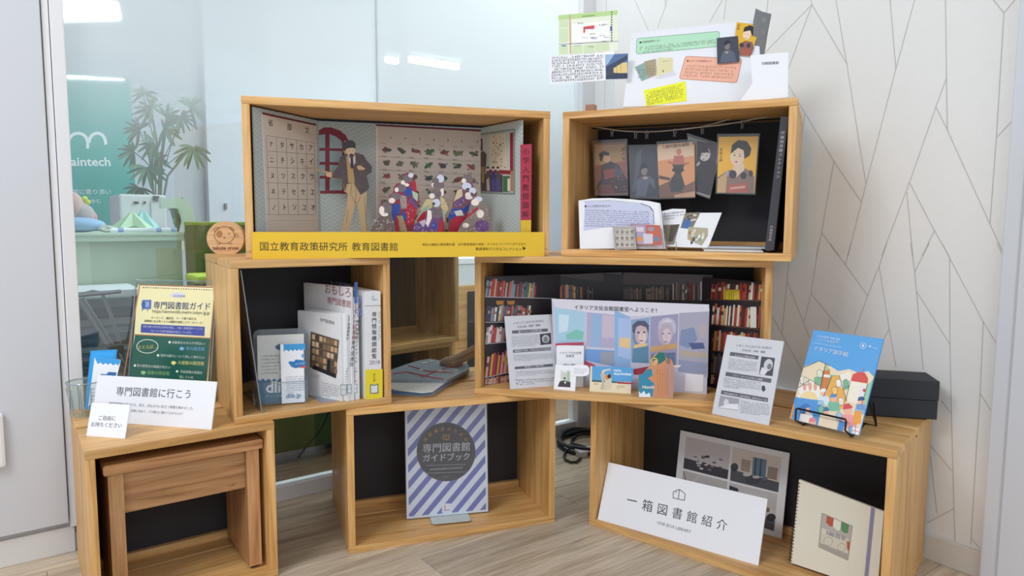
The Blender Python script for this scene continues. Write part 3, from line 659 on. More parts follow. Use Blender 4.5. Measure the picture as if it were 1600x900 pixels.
p.poly([(800, 140), (852, 138), (850, 190), (798, 192)], '#5b76b8'); p.poly([(812, 150), (840, 148), (838, 178), (812, 180)], '#93aad8'); p.ell(808, 165, 12, 20, '#4a62a0'); p.line([(803, 190), (800, 202)], 4, '#44518a'); p.line([(830, 190), (833, 202)], 4, '#44518a')
p.text('専門図書館ガイド', 862, 185, 1185, 193, '#2c3c80', .02); p.poly([(946, 139), (1070, 142), (1068, 196), (944, 192)], '#f3ecb9') if 0 else None
p.text('https://senmonlib.metro.tokyo.lg.jp', 858, 210, 1180, 221, '#6a6a50', .01)
p.text('キーワード、雑誌名、テーマ等で探せる', 850, 245, 1105, 252, '#55553c', .01); p.text('図書館にある約１６０の機関を検索したデータベース！', 812, 262, 1148, 275, '#55553c', .01)
p.poly([(795, 274), (1152, 290), (1150, 342), (791, 322)], '#4450a4')
p.text('特定分野の専門的な資料を所蔵し、文献・情報提供サービスを', 805, 293, 1142, 308, '#e8e8f4', .01); p.text('行っている専門図書館を紹介しています。', 850, 318, 1088, 329, '#e8e8f4', .01)
p.poly([(760, 336), (1184, 357), (1160, 600), (1100, 900), (690, 900), (727, 562)], '#1f5e4e')
p.line([(757, 334), (1186, 355)], 6, BRN)
p.arc(830, 400, 60, 38, 0, 360, 4, '#dfe9da', 24); p.text('たとえば…', 778, 414, 884, 410, '#e8e25a', .02)
Wt = '#eef4ee'
p.text('自動車のカタログが見たい', 968, 384, 1154, 392, Wt, .02); p.ell(955, 377, 7, 7, Wt); p.text('車の図書館', 1046, 420, 1152, 424, '#7fb2e0', .03); p.poly([(1012, 405), (1026, 402), (1040, 412), (1026, 424), (1012, 420)], '#7fb2e0')
p.text('海外の国々について詳しく知りたい', 903, 457, 1150, 470, Wt, .02); p.ell(890, 451, 7, 7, Wt); p.text('大使館の図書館', 1000, 500, 1148, 506, '#f0e890', .03); p.poly([(965, 486), (980, 482), (994, 492), (980, 505), (965, 500)], '#f0e890')
p.text('昔の展覧会の図録が見たい', 770, 514, 960, 526, Wt, .02); p.ell(760, 508, 7, 7, Wt); p.text('美術の図書館', 828, 556, 955, 562, '#9ad08a', .03); p.poly([(795, 540), (810, 537), (824, 546), (810, 560), (795, 555)], '#9ad08a')
p.text('児童図書の原画を', 1014, 548, 1140, 556, Wt, .02); p.ell(997, 541, 7, 7, Wt); p.text('探している', 1010, 578, 1088, 582, Wt, .02)
p.out(o, m=GLOSSY)
MB().box(-.115, .0022, 0, .115, .0034, .306).out('acrylic_stand', CLEAR, o)
MB().tube([(-.115, 0, .308), (.115, 0, .308)], .0016, 6).tube([(.115, 0, 0), (.115, 0, .308)], .0016, 6).tube([(-.115, 0, 0), (-.115, 0, .308)], .0016, 6).tube([(.12, 0, .2), (.128, .0, .19), (.128, .03, .06), (.12, .06, .03)], .0022, 6).out('acrylic_rim', EDGE, o)
# jar of leaflets
jp = on_z(134, 648, .3705)
jar = empty('glass_jar', jp, 0, 'fluted glass jar holding leaflets at the crate corner', 'jar')
n_ = 26; mb = MB(); prof = [(.030, 0), (.031, .004), (.029, .02), (.032, .05), (.036, .072), (.037, .080), (.0355, .080), (.034, .070), (.030, .05), (.027, .02), (.027, .006)]
mb.lathe(prof, n_).out('glass_body', JARM, jar, smooth=True)
MB().tube([(.0363 * math.cos(a), .0363 * math.sin(a), .080) for a in [i * 2 * math.pi / 28 for i in range(28)]], .0018, 6, True).out('rim', EDGE, jar, smooth=True)
mb = MB()
for i in range(10):
    a = i * 2 * math.pi / 10; mb.tube([(.0315 * math.cos(a), .0315 * math.sin(a), .006), (.031 * math.cos(a), .031 * math.sin(a), .03), (.036 * math.cos(a), .036 * math.sin(a), .068)], .0012, 5)
mb.out('flute', EDGE, jar, smooth=True)
LB = mat('leaflet_blue', '#2f9be0', .5, var=.02)
for i, (q, mt, lb) in enumerate([([(141.5, 548), (183, 546), (172, 655), (132, 650)], LB, 'blue leaflet at the back of the glass jar'), ([(148, 558), (189, 562), (170, 650), (137, 645)], WHITE, 'white and blue leaflet in front in the glass jar')]):
    f = Frame(jp + Vector((.006, .012 - i * .010, .012)), R(-8), R(6)); q = [(a, min(b, 640)) for a, b in q]
    s_ = sheet('leaflet', f, q, mt, lb, 'leaflet', 'leaflets in the glass jar')
    p = Print(f)
    if i == 0: p.poly([(144, 551), (180, 549), (172, 615), (140, 612)], '#38a6ea')
    else:
        p.poly([(148, 558), (189, 562), (187, 568), (184, 571), (181, 568), (177, 571), (173, 567), (169, 570), (165, 567), (161, 570), (157, 566), (153, 569), (150, 563)], '#3aa0e0')
        p.poly([(154, 590), (158, 584), (166, 585), (170, 581), (182, 582), (180, 594), (156, 593)], '#2f6cae'); p.blur(140, 605, 160, 632, 5, '#a9b2c4'); p.text('dlib.jp', 137, 640, 160, 640, '#2d5f9a', .02)
    p.out(s_)
# ---------------------------------------------------------------- items in crate B
Z1B = (310, 380, 3.103)
zB = H + T
f = Frame(kp('B', -.160, .004, zB), R(CR['B'][2] + 90 - 4), 0)
ap = kp('B', -.128, .006, zB); tp_ = kp('B', -.166, .008, H * 2 - T)
ac = empty('acrylic_sheet', kp('B', -.128, .006, zB), R(CR['B'][2]), 'large clear acrylic sheet leaning on the left inner crate wall', 'acrylic sheet')
hh = H - 2 * T - .004
me = MB(); me.prism([(0, 0), (.0022, 0), (-.0338, hh), (-.036, hh)], 0, .22); me.out('sheet', clear_mat('acrylic_big', '#d9dce0', 1.2, .08, .10, '#c8ccd2'), ac)
MB().tube([(.001, 0, 0), (-.035, 0, hh)], .0014, 6).out('front_edge', EDGE, ac)
ho = Frame(kp('B', -.075, .052, zB), R(16.3), R(9))
hold = empty('leaflet_holder', Vector((-0.5600, 1.6640, zB)), R(16.3), 'clear acrylic holder for the library leaflets', 'leaflet holder')
hf = Frame(hold.location, R(16.3), R(9.1))
hold.rotation_euler = hf.rot
MB().prism([(-.062, 0), (.062, 0), (.062, .166), (.058, .174), (.050, .178), (-.050, .178), (-.058, .174), (-.062, .166)], .012, .015).out('back_plate', clear_mat('holder_back', '#c9d3da', 1.3, .08, .12), hold)
MB().box(-.062, -.030, 0, .062, .012, .002).box(-.062, -.031, 0, .062, -.030, .05).out('tray', CLEAR, hold)
MB().tube([(-.062, .0135, .0), (-.062, .0135, .166), (-.058, .0135, .174), (-.05, .0135, .178), (.05, .0135, .178), (.058, .0135, .174), (.062, .0135, .166), (.062, .0135, 0)], .0012, 6).tube([(-.062, -.0305, .05), (.062, -.0305, .05)], .0008, 5).out('rim', EDGE, hold)
o, f = card('leaflet', (-0.5560, 1.6560, zB + .003, 16.3, 9.1, 0.1083, 0.1628), mat('leaflet_grey', '#d9dad8', .5, var=.01), 'grey leaflet with teal band standing in the acrylic holder', 'leaflet', 'leaflets in the acrylic holder', th=.006)
p = Print(f, Z1B); p.poly([(285, 655), (300, 668), (312, 656), (326, 668), (340, 656), (354, 668), (368, 656), (382, 668), (396, 655), (410, 665), (424, 653), (438, 664), (452, 652), (466, 662), (480, 650), (494, 660), (514, 650), (518, 778), (290, 790)], '#4b7890')
p.text('dlib.jp', 327, 724, 512, 718, '#f2f4f4', .03); p.text('ディープなライブラリー', 327, 748, 505, 740, '#d8e2e6', .01)
p.blur(305, 540, 410, 640, 6, '#8d9094', dy=-6); p.poly([(372, 500), (390, 488), (415, 490), (412, 515), (395, 520), (376, 512)], '#3e6b88'); p.poly([(400, 492), (425, 490), (424, 500), (402, 500)], '#c8553c'); p.out(o)
o, f = card('leaflet', (-0.5255, 1.6475, zB + .003, 19.1, 9.1, 0.0530, 0.1425), WHITE, 'narrow white leaflet with blue top in front of the holder', 'leaflet', 'leaflets in the acrylic holder', th=.006)
p = Print(f, Z1B); p.poly([(412, 490), (518, 486), (518, 520), (508, 512), (498, 522), (488, 513), (478, 523), (468, 514), (458, 524), (448, 515), (438, 525), (426, 516), (414, 526)], '#3a9ad8')
p.poly([(436, 580), (442, 572), (462, 574), (472, 564), (500, 566), (520, 570), (518, 596), (500, 600), (470, 606), (452, 600)], '#2a78ba'); p.text('ひらけば', 470, 590, 515, 586, '#e8f4fc', .02); p.rect(490, 596, 520, 604, '#d84a3c'); p.poly([(498, 540), (512, 536), (514, 552), (502, 556)], '#6aa8d8')
p.blur(425, 645, 512, 730, 8, '#9a9ca4', dy=-4); p.text('dlib.jp', 424, 752, 498, 746, '#4a6a9a', .02); p.out(o)
def book(name, label, u, v, t, h, dep, dyaw, m, spine=None, cat='book', group='books and magazines in the square crate', pages=None, k='B', z=None, leanx=0):
    o = bpy.data.objects.new(name, None); C.objects.link(o); o.location = kp(k, u, v, z if z is not None else zB); o.rotation_euler = (0, 0, R(CR[k][2] + dyaw)); tag(o, label, cat, group)
    if leanx: o.rotation_euler = (0, leanx, R(CR[k][2] + dyaw))
    box('cover', (0, 0, 0), (t, dep, h), m, o, min(.0012, t * .2))
    box('page_block', (t * .15, .002, h - .0005), (t * .85, dep - .002, h + .0004), WHITE, o)
    fs = Frame(o.location, R(CR[k][2] + dyaw)); fc_ = Frame(o.location, R(CR[k][2] + dyaw + 90) - 0)
    return o, fs
def cover_frame(o, dyaw, dep, k='B'):      # left cover face of a book, facing the crate's left
    return Frame(o.location, R(CR[k][2] + dyaw - 90))
def put_cover(p, parent, name='printed_face'):
    ob = p.out(parent, name); ob.rotation_euler = (0, 0, R(-90)); return ob
wm = mat('magazine_white', '#e6e7ea', .4, var=.01)
o, fs = book('magazine', 'magazine with bookshelf photo cover at the left of the row', .0625, .014, .010, .214, .150, 27, wm)
fcv = cover_frame(o, 27, .15); p = Print(fcv, Z1B)
p.poly([(545, 428), (683, 470), (668, 655), (540, 600)], '#6a5848')
for r_ in range(5):
    for c_ in range(7):
        x_ = 552 + c_ * 18; y_ = 440 + r_ * 34 + c_ * 5.2; p.poly([(x_, y_), (x_ + 14, y_ + 4), (x_ + 13, y_ + 28), (x_ - 1, y_ + 23)], random.choice(['#b89a78', '#caa97e', '#8a6e58', '#d8c0a0', '#5a4a42']), False)
p.y -= .00002; p.poly([(560, 590), (668, 635), (666, 655), (552, 608)], '#2c2428'); p.poly([(625, 560), (640, 566), (638, 640), (622, 632)], '#1c2430')
p.text('専門図書館', 590, 378, 660, 395, '#9a9aa2', .01); p.blur(600, 670, 680, 740, 6, '#9a9aa4', dy=20); p.blur(545, 630, 590, 650, 2, '#9a9aa4', dy=10); put_cover(p, o)
SB = '#3f7890'
def sticker(p, x0, y0, x1, y1):
    p.rect(x0, y0, x1, y1, '#e8eef0'); p.loop([(x0, y0), ((x0 + x1) / 2, y0 + 5), (x1, y0), (x1, y1), (x0, y1)], 2.2, SB); p.line([(x0, (y0 + y1) / 2), (x1, (y0 + y1) / 2)], 1.6, '#6a94a8')
p = Print(fs, Z1B); sticker(p, 690, 684, 713, 732); p.out(o, 'spine_print')
o, fs = book('magazine', 'thin white magazine right of the photo cover one', .0748, .006, .010, .216, .150, 22, wm)
p = Print(fs, Z1B); p.vtext('専門図書館探訪', 734, 350, 722, 470, '#3a3a40', .01); p.blur(712, 600, 720, 680, 6, '#7a7a80'); sticker(p, 690, 684, 719, 736); p.vtext('１', 704, 740, 703, 760, '#444444'); p.out(o, 'spine_print')
o, fs = book('magazine', 'tall magazine with red lettering rising above the row', .0858, .006, .008, .280, .200, 18, wm)
p = Print(fs, Z1B); p.poly([(756, 190), (772, 188), (768, 290), (756, 292)], '#3f6cae'); p.vtext('おもしろ図書館', 764, 290, 752, 470, '#cc8290', .02); sticker(p, 722, 684, 741, 726); p.vtext('専門図書館', 752, 470, 742, 600, '#44444c'); p.out(o, 'spine_print')
fcv = cover_frame(o, 18, .2); p = Print(fcv, Z1B); p.text('おもしろ', 612, 238, 742, 262, '#c4808a', .03); p.text('専門図書館', 625, 290, 740, 312, '#c07480', .03); p.text('もっと知りたい', 640, 200, 735, 212, '#6a6a8a', .01); put_cover(p, o)
o, fs = book('guide_book', 'white guidebook whose spine has black title beside the binder', .0953, .010, .013, .255, .180, 12, wm)
p = Print(fs, Z1B); p.vtext('専門図書館ガイドブック', 772, 370, 762, 585, '#2a2a30', .02); p.vtext('新版', 780, 250, 777, 360, '#7a8ab8'); sticker(p, 745, 682, 768, 726); p.blur(752, 600, 760, 675, 5, '#7a7a80'); p.out(o, 'spine_print')
o, fs = book('thick_reference_book', 'thick white and yellow reference book marked 2018', .1195, .0, .0425, .268, .20, 3.5, wm)
p = Print(fs, Z1B); p.poly([(808, 613), (893, 610), (893, 752), (808, 758)], '#ecd92c'); p.line([(806, 304), (893, 302)], 2, '#55555c'); p.vtext('専門情報機関総覧', 852, 330, 852, 562, '#2a2a32', .03); p.text('2018', 830, 588, 880, 585, '#8a8a92', .01); p.blur(872, 330, 880, 470, 14, '#6a6a70')
p.line([(842, 255), (842, 275)], 3, '#7ab0c8'); p.line([(842, 275), (868, 273)], 4, '#7ab0c8'); p.line([(850, 250), (850, 272)], 3, '#9ac4d4'); p.vtext('東京都', 852, 630, 852, 672, '#7a6a10', .02)
p.loop([(834, 684), (852, 690), (870, 682), (871, 725), (852, 728), (834, 728)], 4, '#2f62a0'); p.poly([(838, 690), (852, 694), (867, 688), (867, 722), (838, 724)], '#dfe6ee'); p.out(o, 'spine_print')
be = empty('book_end', kp('B', .026, .020, zB), R(CR['B'][2]), 'grey metal bookend plate left of the magazines', 'bookend')
MB().prism([(-.018, .095), (.026, .11), (.031, .004), (-.010, .004)], 0, .0012, 'xy').out('plate', mat('bookend_grey', '#a9acb2', .4, .5), be)
# wooden disc logo on crate B
dk = empty('wooden_disc', kp('B', -.134, .352, 2 * H), R(8), 'round wooden plaque engraved with a round animal face emblem', 'plaque')
df_ = Frame(dk.location, R(8)); c0 = df_.l(352, 373); rr = (df_.l(381, 373)[0] - df_.l(323, 373)[0]) / 2
pts = []
for i in range(48):
    a = 2 * math.pi * i / 48; q = (c0[0] + rr * math.cos(a), c0[1] + rr * math.sin(a) * .98); pts.append((q[0], max(q[1], 0.0)))
DW = wood('disc_wood', 0, '#e6bd8c', '#dfb382', '#cc9a68', lam=.5)
MB().prism(pts, 0, .028).out('disc', DW, dk)
p = Print(df_, (310, 330, 9)); EB = '#7d5232'
p.arc(365, 335, 140, 118, 0, 360, 9, EB, 36); p.ell(295, 322, 44, 52, '#b07c4c'); p.ell(432, 316, 10, 10, EB); p.poly([(350, 385), (362, 355), (380, 385)], EB)
p.loop([(212, 262), (262, 222), (292, 236), (232, 285)], 8, EB); p.loop([(430, 232), (458, 222), (505, 268), (485, 280)], 8, EB)
p.arc(290, 442, 26, 22, 0, 180, 8, EB); p.arc(448, 440, 26, 22, 0, 180, 8, EB); p.loop([(510, 340), (530, 310), (545, 328), (562, 340), (555, 362), (520, 360)], 7, EB); p.text('tekute cross', 196, 542, 568, 540, EB, .03)
q_ = p.out(dk, 'engraving')
# ---------------------------------------------------------------- crate C and its top
gx = kp('C', -.005, .098, T)
o, f = card('guide_book_sign', (-0.1736, 1.8566, T + .004, 13.4, 4.4, 0.2254, 0.318), mat('acrylic_frame_white', '#dfe1ea', .3, var=0), 'blue striped guidebook cover with dark round title in acrylic stand', 'sign', th=.004)
Z6 = (420, 600, 3.0); p = Print(f, Z6)
x0, y0, x1, y1 = 655, 80, 1018, 600
ST = '#7478b4'
def clip(poly, edge):
    pass
# diagonal stripes clipped to the printed area, laid out in card metres
W_, H_ = .2254, .318; ax0, ax1, az0, az1 = -.107, .107, .006, .313
def stripes():
    t = -.32
    while t < .5:
        pts = []
        def cliph(pl, fn, val):
            out = []
            for i in range(len(pl)):
                a, b = pl[i], pl[(i + 1) % len(pl)]; fa, fb = fn(a) - val, fn(b) - val
                if fa >= 0: out.append(a)
                if fa * fb < 0: k = fa / (fa - fb); out.append((a[0] + (b[0] - a[0]) * k, a[1] + (b[1] - a[1]) * k))
            return out
        pl = [(ax0, t), (ax1, t + .235), (ax1, t + .235 + .0215), (ax0, t + .0215)]
        pl = cliph(pl, lambda q: q[1], az0)
        if len(pl) > 2: pl = cliph(pl, lambda q: -q[1], -az1)
        if len(pl) > 2: p._add(pl, [tuple(range(len(pl)))], ST, False)
        t += .0445
    p.y -= .00003
stripes()
p.ell(831, 318, 138, 138, '#45434a', n=48)
for i, ch in enumerate('課題解決のための'):
    a = R(-145 + i * 110 / 7); cx, cy = 831 + 108 * math.cos(a), 318 + 108 * math.sin(a); tx, ty = -math.sin(a) * 9, math.cos(a) * 9; p.text(ch, cx - tx - 2, cy - ty + 8, cx + tx - 2, cy + ty + 8, '#d89a48', .02)
p.loop([(818, 238), (831, 242), (845, 238), (845, 258), (831, 262), (818, 258)], 2.5, '#d89a48'); p.line([(831, 242), (831, 262)], 2, '#d89a48')
p.text('専門図書館', 720, 319, 944, 309, '#e8e6ea', .01); p.text('ガイドブック', 720, 362, 944, 352, '#e8e6ea', .01); p.line([(738, 382), (925, 376)], 2, '#a8a6aa'); p.line([(738, 418), (925, 412)], 2, '#a8a6aa'); p.text('専門図書館問題解決支援調査報告書', 755, 404, 908, 396, '#c8c6ca', .01); p.text('２０２３', 818, 438, 848, 436, '#c8c6ca')
p.rect(812, 560, 858, 604, '#e6e4ee'); p.line([(826, 568), (826, 596)], 8, '#d8a8b0'); p.line([(822, 592), (850, 590)], 5, '#b0a8c0'); p.out(o, m=GLOSSY)
MB().box(-.115, -.003, -.003, .115, -.001, .322).box(-.115, .005, -.003, .115, .007, .322).out('acrylic_cover', CLEAR, o)
pl = kz('C', 705, 812, T)
MB().prism([(-.05, -.048), (-.045, -.054), (.05, -.054), (.056, -.048), (.056, .03), (-.05, .03)], -.003, -.0012, 'xy').out('foot_plate', mat('stand_foot', '#c9d2cc', .4, .2), o)
# folders tied with cords on crate C
zt = H
def zpoly(k, pts, z, o_=(0, 0, 1)): return [kz(k, o_[0] + x / o_[2], o_[1] + y / o_[2], z) for x, y in pts]
Z2 = (580, 380, 3.46)
def flat(name, k, pts, z0, z1, m, label, cat, group=None, ozm=Z2, parent=None):
    q = zpoly(k, pts, z1, ozm); cx = sum(a for a, b in q) / len(q); cy = sum(b for a, b in q) / len(q)
    base = kp(k, cx, cy, z0); q = [(a - cx, b - cy) for a, b in q]
    o = MB().prism(q, 0, z1 - z0, 'xy').out(name, m, parent, base, (0, 0, R(CR[k][2]))); return tag(o, label, cat, group), (cx, cy)
FB = mat('folder_blue_white', '#9fb4cc', .4, var=.05); FG = mat('folder_grey', '#78858f', .45, var=.08)
flat('folder', 'C', [(60, 800), (60, 740), (200, 690), (420, 690), (525, 690), (410, 760), (335, 806), (280, 814), (160, 808)], H, H + .007, FB, 'lowest folder of the tied stack, pale blue with white', 'folder', 'tied folders in the middle gap')
o, c_ = flat('folder', 'C', [(60, 790), (60, 730), (200, 680), (430, 670), (530, 682), (405, 756), (330, 798), (280, 806), (150, 798)], H + .007, H + .014, mat('folder_blue', '#4a74a8', .4), 'middle folder of the tied stack with a blue band', 'folder', 'tied folders in the middle gap')
flat('folder', 'C', [(60, 778), (60, 745), (410, 745), (335, 800), (280, 806), (150, 794)], H + .014, H + .0165, mat('folder_cream', '#c9ccc8', .4), 'cream folder strip in front of the tied stack', 'folder', 'tied folders in the middle gap')
o, c_ = flat('folder', 'C', [(60, 738), (60, 700), (180, 658), (255, 634), (320, 624), (395, 638), (510, 648), (528, 662), (530, 680), (410, 740)], H + .0165, H + .024, FG, 'top grey folder with red cords and star ornaments', 'folder', 'tied folders in the middle gap')
def zl(pts, z, r, name, m, parent):
    inv = parent.matrix_basis.inverted() if 0 else Matrix.LocRotScale(parent.location, parent.rotation_euler, None).inverted()
    P = [inv @ on_z(580 + x / 3.46, 380 + y / 3.46, z) for x, y in pts]; MB().tube(P, r, 6).out(name, m, parent)
RC = mat('red_cord', '#b8495a', .6)
zl([(115, 705), (190, 695), (280, 715), (390, 735)], H + .0255, .0014, 'cord', RC, o); zl([(270, 725), (340, 695), (420, 670), (500, 655)], H + .0255, .0014, 'cord', RC, o); zl([(200, 660), (300, 690), (440, 700)], H + .0255, .0012, 'cord', RC, o)
SO = mat('pale_ornament', '#c9cdc4', .4, .2)
for x_, y_, s_ in ((290, 648, 1.5), (270, 685, .9), (375, 690, 1.2), (460, 686, .8), (325, 640, 1.0)):
    P = Matrix.LocRotScale(o.location, o.rotation_euler, None).inverted() @ on_z(580 + x_ / 3.46, 380 + y_ / 3.46, H + .026); r_ = .011 * s_
    pts = [((r_ if i % 2 == 0 else r_ * .4) * math.cos(i * math.pi / 5) + P.x, (r_ if i % 2 == 0 else r_ * .4) * math.sin(i * math.pi / 5) + P.y) for i in range(10)]
    MB().prism(pts, .0243 - .0165 + .0, .0243 - .0165 + .003, 'xy').out('star_ornament', SO, o)
hd = empty('wooden_paddles', kp('C', .05, .2, H + .012), R(CR['C'][2]), 'bundle of tan wooden paddles leaning behind the folders', 'paddles')
hi = Matrix.LocRotScale(hd.location, hd.rotation_euler, None).inverted()
def HP(px, py, z): return hi @ on_z(580 + px / 3.46, 380 + py / 3.46, z)
TN = mat('tan_leather', '#a8937c', .6, var=.1)
for i, (z_, dy) in enumerate([(.455, 0), (.438, 18), (.42, 36)]):
    A = HP(375, 640 + dy * .4, .405 - i * .006); B = HP(440, 628 + dy, .415 - i * .01); Cc_ = HP(560, 562 + dy, z_)
    MB().tube([A, (A + B) / 2 + Vector((0, 0, .002)), B, (B + Cc_) / 2, Cc_], [.005, .0095, .009, .007, .008], 8).out('paddle', TN, hd, smooth=True)
# ---------------------------------------------------------------- crate D
pan = empty('folding_panorama', kp('D', 0, .19, zB), R(CR['D'][2]), 'folded photo panorama of library bookshelves lining the wide crate', 'photo backdrop')
PD = [(-.350, .035), (-.172, .185), (0.005, .20), (.215, .185), (.350, .060)]
RW = ['#c9b9a8', '#a84a44', '#7a3c3a', '#4d6a88', '#d8c27a', '#e2dfda', '#3c4a5c', '#8d97a4', '#b8785a', '#5a7a6a', '#c46a6a', '#6a6478']
RB = ['#8a3030', '#a84438', '#5c2a28', '#cdbb98', '#3c2c2c', '#d8d0c0', '#7a4838', '#b85c40', '#e0dcd0', '#4a3a3a', '#c8a060']
DKB = ['#4a4448', '#6a5a50', '#8a7258', '#34343c', '#5c5462', '#7a6a5a', '#9a8a78']
for i in range(4):
    (ua, va), (ub, vb) = PD[i], PD[i + 1]; dy = math.degrees(math.atan2(vb - va, ub - ua)); L_ = math.hypot(ub - ua, vb - va)
    base = kp('D', ua, va, zB); fr = Frame(base, R(CR['D'][2] + dy))
    pnl = MB().prism([(0, 0), (L_, 0), (L_, .294), (0, .294)], 0, .0015).out('photo_panel', mat('panorama_dark', '#2a272d', .4, var=.1), pan, (ua, va - .19, 0), (0, 0, R(dy)))
    p = Print(fr, (740, 400, 3.75))
    if i == 0:
        for (xa, ya, xb, yb, ha, hb, cs) in [(66, 238, 360, 246, 112, 88, RW), (66, 382, 330, 378, 98, 88, RW), (66, 512, 182, 500, 110, 90, ['#d8d4d2', '#b84a50', '#e2dcd8', '#c87a7a', '#9a98a0']), (66, 710, 205, 680, 130, 150, ['#c8c03a', '#a84a5a', '#8a3c4a', '#d8a0a0', '#b0455a', '#7a4450', '#c9a048']), (66, 752, 205, 745, 36, 60, ['#b87a6a', '#7a4a4a', '#cbb0a0'])]:
            p.spines(xa, ya, xb, yb, ha, hb, cs, 6, 14, .12)
        for l_ in ([(66, 239), (480, 249)], [(66, 388), (300, 386)], [(66, 516), (200, 503)], [(66, 714), (215, 680)]): p.line(l_, 4, '#b9bac2')
        for x_ in (155, 220): p.poly([(x_ - 25, 262), (x_ + 22, 262), (x_ + 18, 285), (x_ - 20, 285)], '#b07a3c')
    elif i == 3:
        p.org(960, 400, 3.46)
        for (xa, ya, xb, yb, ha, hb, cs) in [(520, 232, 800, 238, 96, 92, RB), (525, 368, 800, 392, 112, 120, RB), (522, 510, 800, 520, 110, 115, RB + ['#b84a38'] * 3), (520, 632, 620, 640, 110, 105, DKB), (520, 690, 800, 700, 50, 50, RB), (620, 632, 800, 640, 110, 105, RB)]:
            p.spines(xa, ya, xb, yb, ha, hb, cs, 7, 15, .08)
        for j in range(8): p.rect(590 + j * 11, 182, 599 + j * 11, 236, '#e0cc28', False)
        p.y -= .00002; p.rect(735, 275, 768, 388, '#e6e4de')
        for l_ in ([(495, 236), (800, 242)], [(520, 370), (800, 398)], [(520, 512), (800, 530)], [(520, 640), (800, 650)]): p.line(l_, 5, '#6a4c3c')
    elif i == 1:
        p.spines(378, 243, 640, 250, 92, 80, RW[4:] + DKB, 6, 12, 0); p.spines(378, 334, 440, 334, 50, 50, RB, 6, 12, 0); p.poly([(380, 255), (435, 250), (435, 278), (380, 280)], '#b07a3c')
        p.spines(655, 250, 700, 252, 90, 80, DKB + ['#6a7a94'], 5, 9, 0)
        p.line([(374, 108), (374, 340)], 4, '#8f9098'); p.poly([(480, 112), (760, 98), (760, 150), (650, 138)], '#57545a')
    else:
        p.poly([(700, 100), (868, 95), (868, 172), (700, 142)], '#5d5a60'); p.spines(700, 250, 855, 256, 90, 70, ['#3c4658', '#5a6a84', '#8a8a94', '#30343e', '#6a7a94'], 5, 9, 0)
        p.poly([(878, 96), (1400, 112), (1400, 175), (878, 165)], '#5a5458'); p.line([(871, 92), (873, 255)], 6, '#22222a'); p.org(960, 400, 3.46)
        p.spines(50, 234, 155, 236, 70, 68, DKB, 5, 9, 0); p.spines(170, 236, 300, 238, 72, 80, DKB, 5, 10, 0); p.spines(315, 238, 490, 240, 95, 105, DKB + ['#c9c4bc', '#7a2c2c'], 5, 10, 0); p.line([(0, 238), (500, 242)], 4, '#2a2428')
    p.out(pnl)
# welcome poster
o, f = card('welcome_poster', (0.3150, 1.8190, zB, -15.5, 2.5, 0.392, 0.222), BOARD, 'wide poster with white edge welcoming to the italian culture library room', 'poster', th=.008)
Z3B = (740, 400, 3.75); p = Print(f, Z3B)
f2 = [(455, 252), (1392, 288), (1378, 806), (470, 770)]
p.poly([(457, 250), (1380, 284), (1366, 805), (476, 765)], '#c9c8de')
p.poly([(457, 252), (1380, 284), (1378, 345), (840, 352), (480, 300)], '#dcdbe8')
p.poly([(470, 300), (655, 330), (650, 505), (484, 512)], '#a9cfe4'); p.poly([(540, 460), (600, 430), (645, 445), (640, 490), (545, 488)], '#7fc4b8'); p.poly([(500, 340), (560, 348), (550, 440), (500, 450)], '#cfe4f2')
p.poly([(665, 330), (840, 345), (835, 540), (660, 530)], '#b3aecb'); p.poly([(690, 335), (750, 340), (745, 535), (685, 532)], '#96b6dc'); p.poly([(755, 345), (830, 350), (828, 480), (752, 478)], '#cbbcd0')
p.poly([(655, 545), (835, 555), (830, 650), (650, 610)], '#6f9ed8'); p.poly([(745, 560), (828, 560), (820, 640), (740, 630)], '#98a0b4')
p.poly([(480, 512), (645, 505), (645, 520), (480, 528)], '#b0405c'); p.poly([(650, 610), (715, 640), (690, 690), (650, 660)], '#b8506a')
p.org(960, 400, 3.46)
p.poly([(0, 300), (10, 296), (85, 330), (88, 610), (0, 600)], '#8fb4e0'); p.poly([(20, 335), (85, 340), (85, 560), (20, 540)], '#a9c0e8'); p.poly([(30, 440), (85, 445), (85, 500), (25, 490)], '#e8c890')
p.poly([(90, 345), (190, 330), (185, 580), (90, 570)], '#8aa6c8'); p.ell(140, 428, 42, 66, '#7c88a4', n=22); p.ell(146, 424, 34, 56, '#c9b0b4', n=22); p.ell(152, 440, 20, 36, '#e0ccc6', n=16); p.poly([(97, 410), (98, 372), (125, 350), (165, 350), (187, 375), (184, 420), (172, 385), (140, 374), (115, 385), (108, 420)], '#4a5470'); p.ell(130, 414, 9, 5, '#5c5468'); p.ell(160, 412, 8, 5, '#5c5468'); p.line([(146, 418), (150, 440)], 3, '#b09aa4'); p.ell(146, 458, 12, 4, '#96707c'); p.poly([(110, 480), (175, 470), (180, 500), (100, 505)], '#e6c28c'); p.poly([(100, 500), (185, 485), (186, 580), (95, 575)], '#5a88a8')
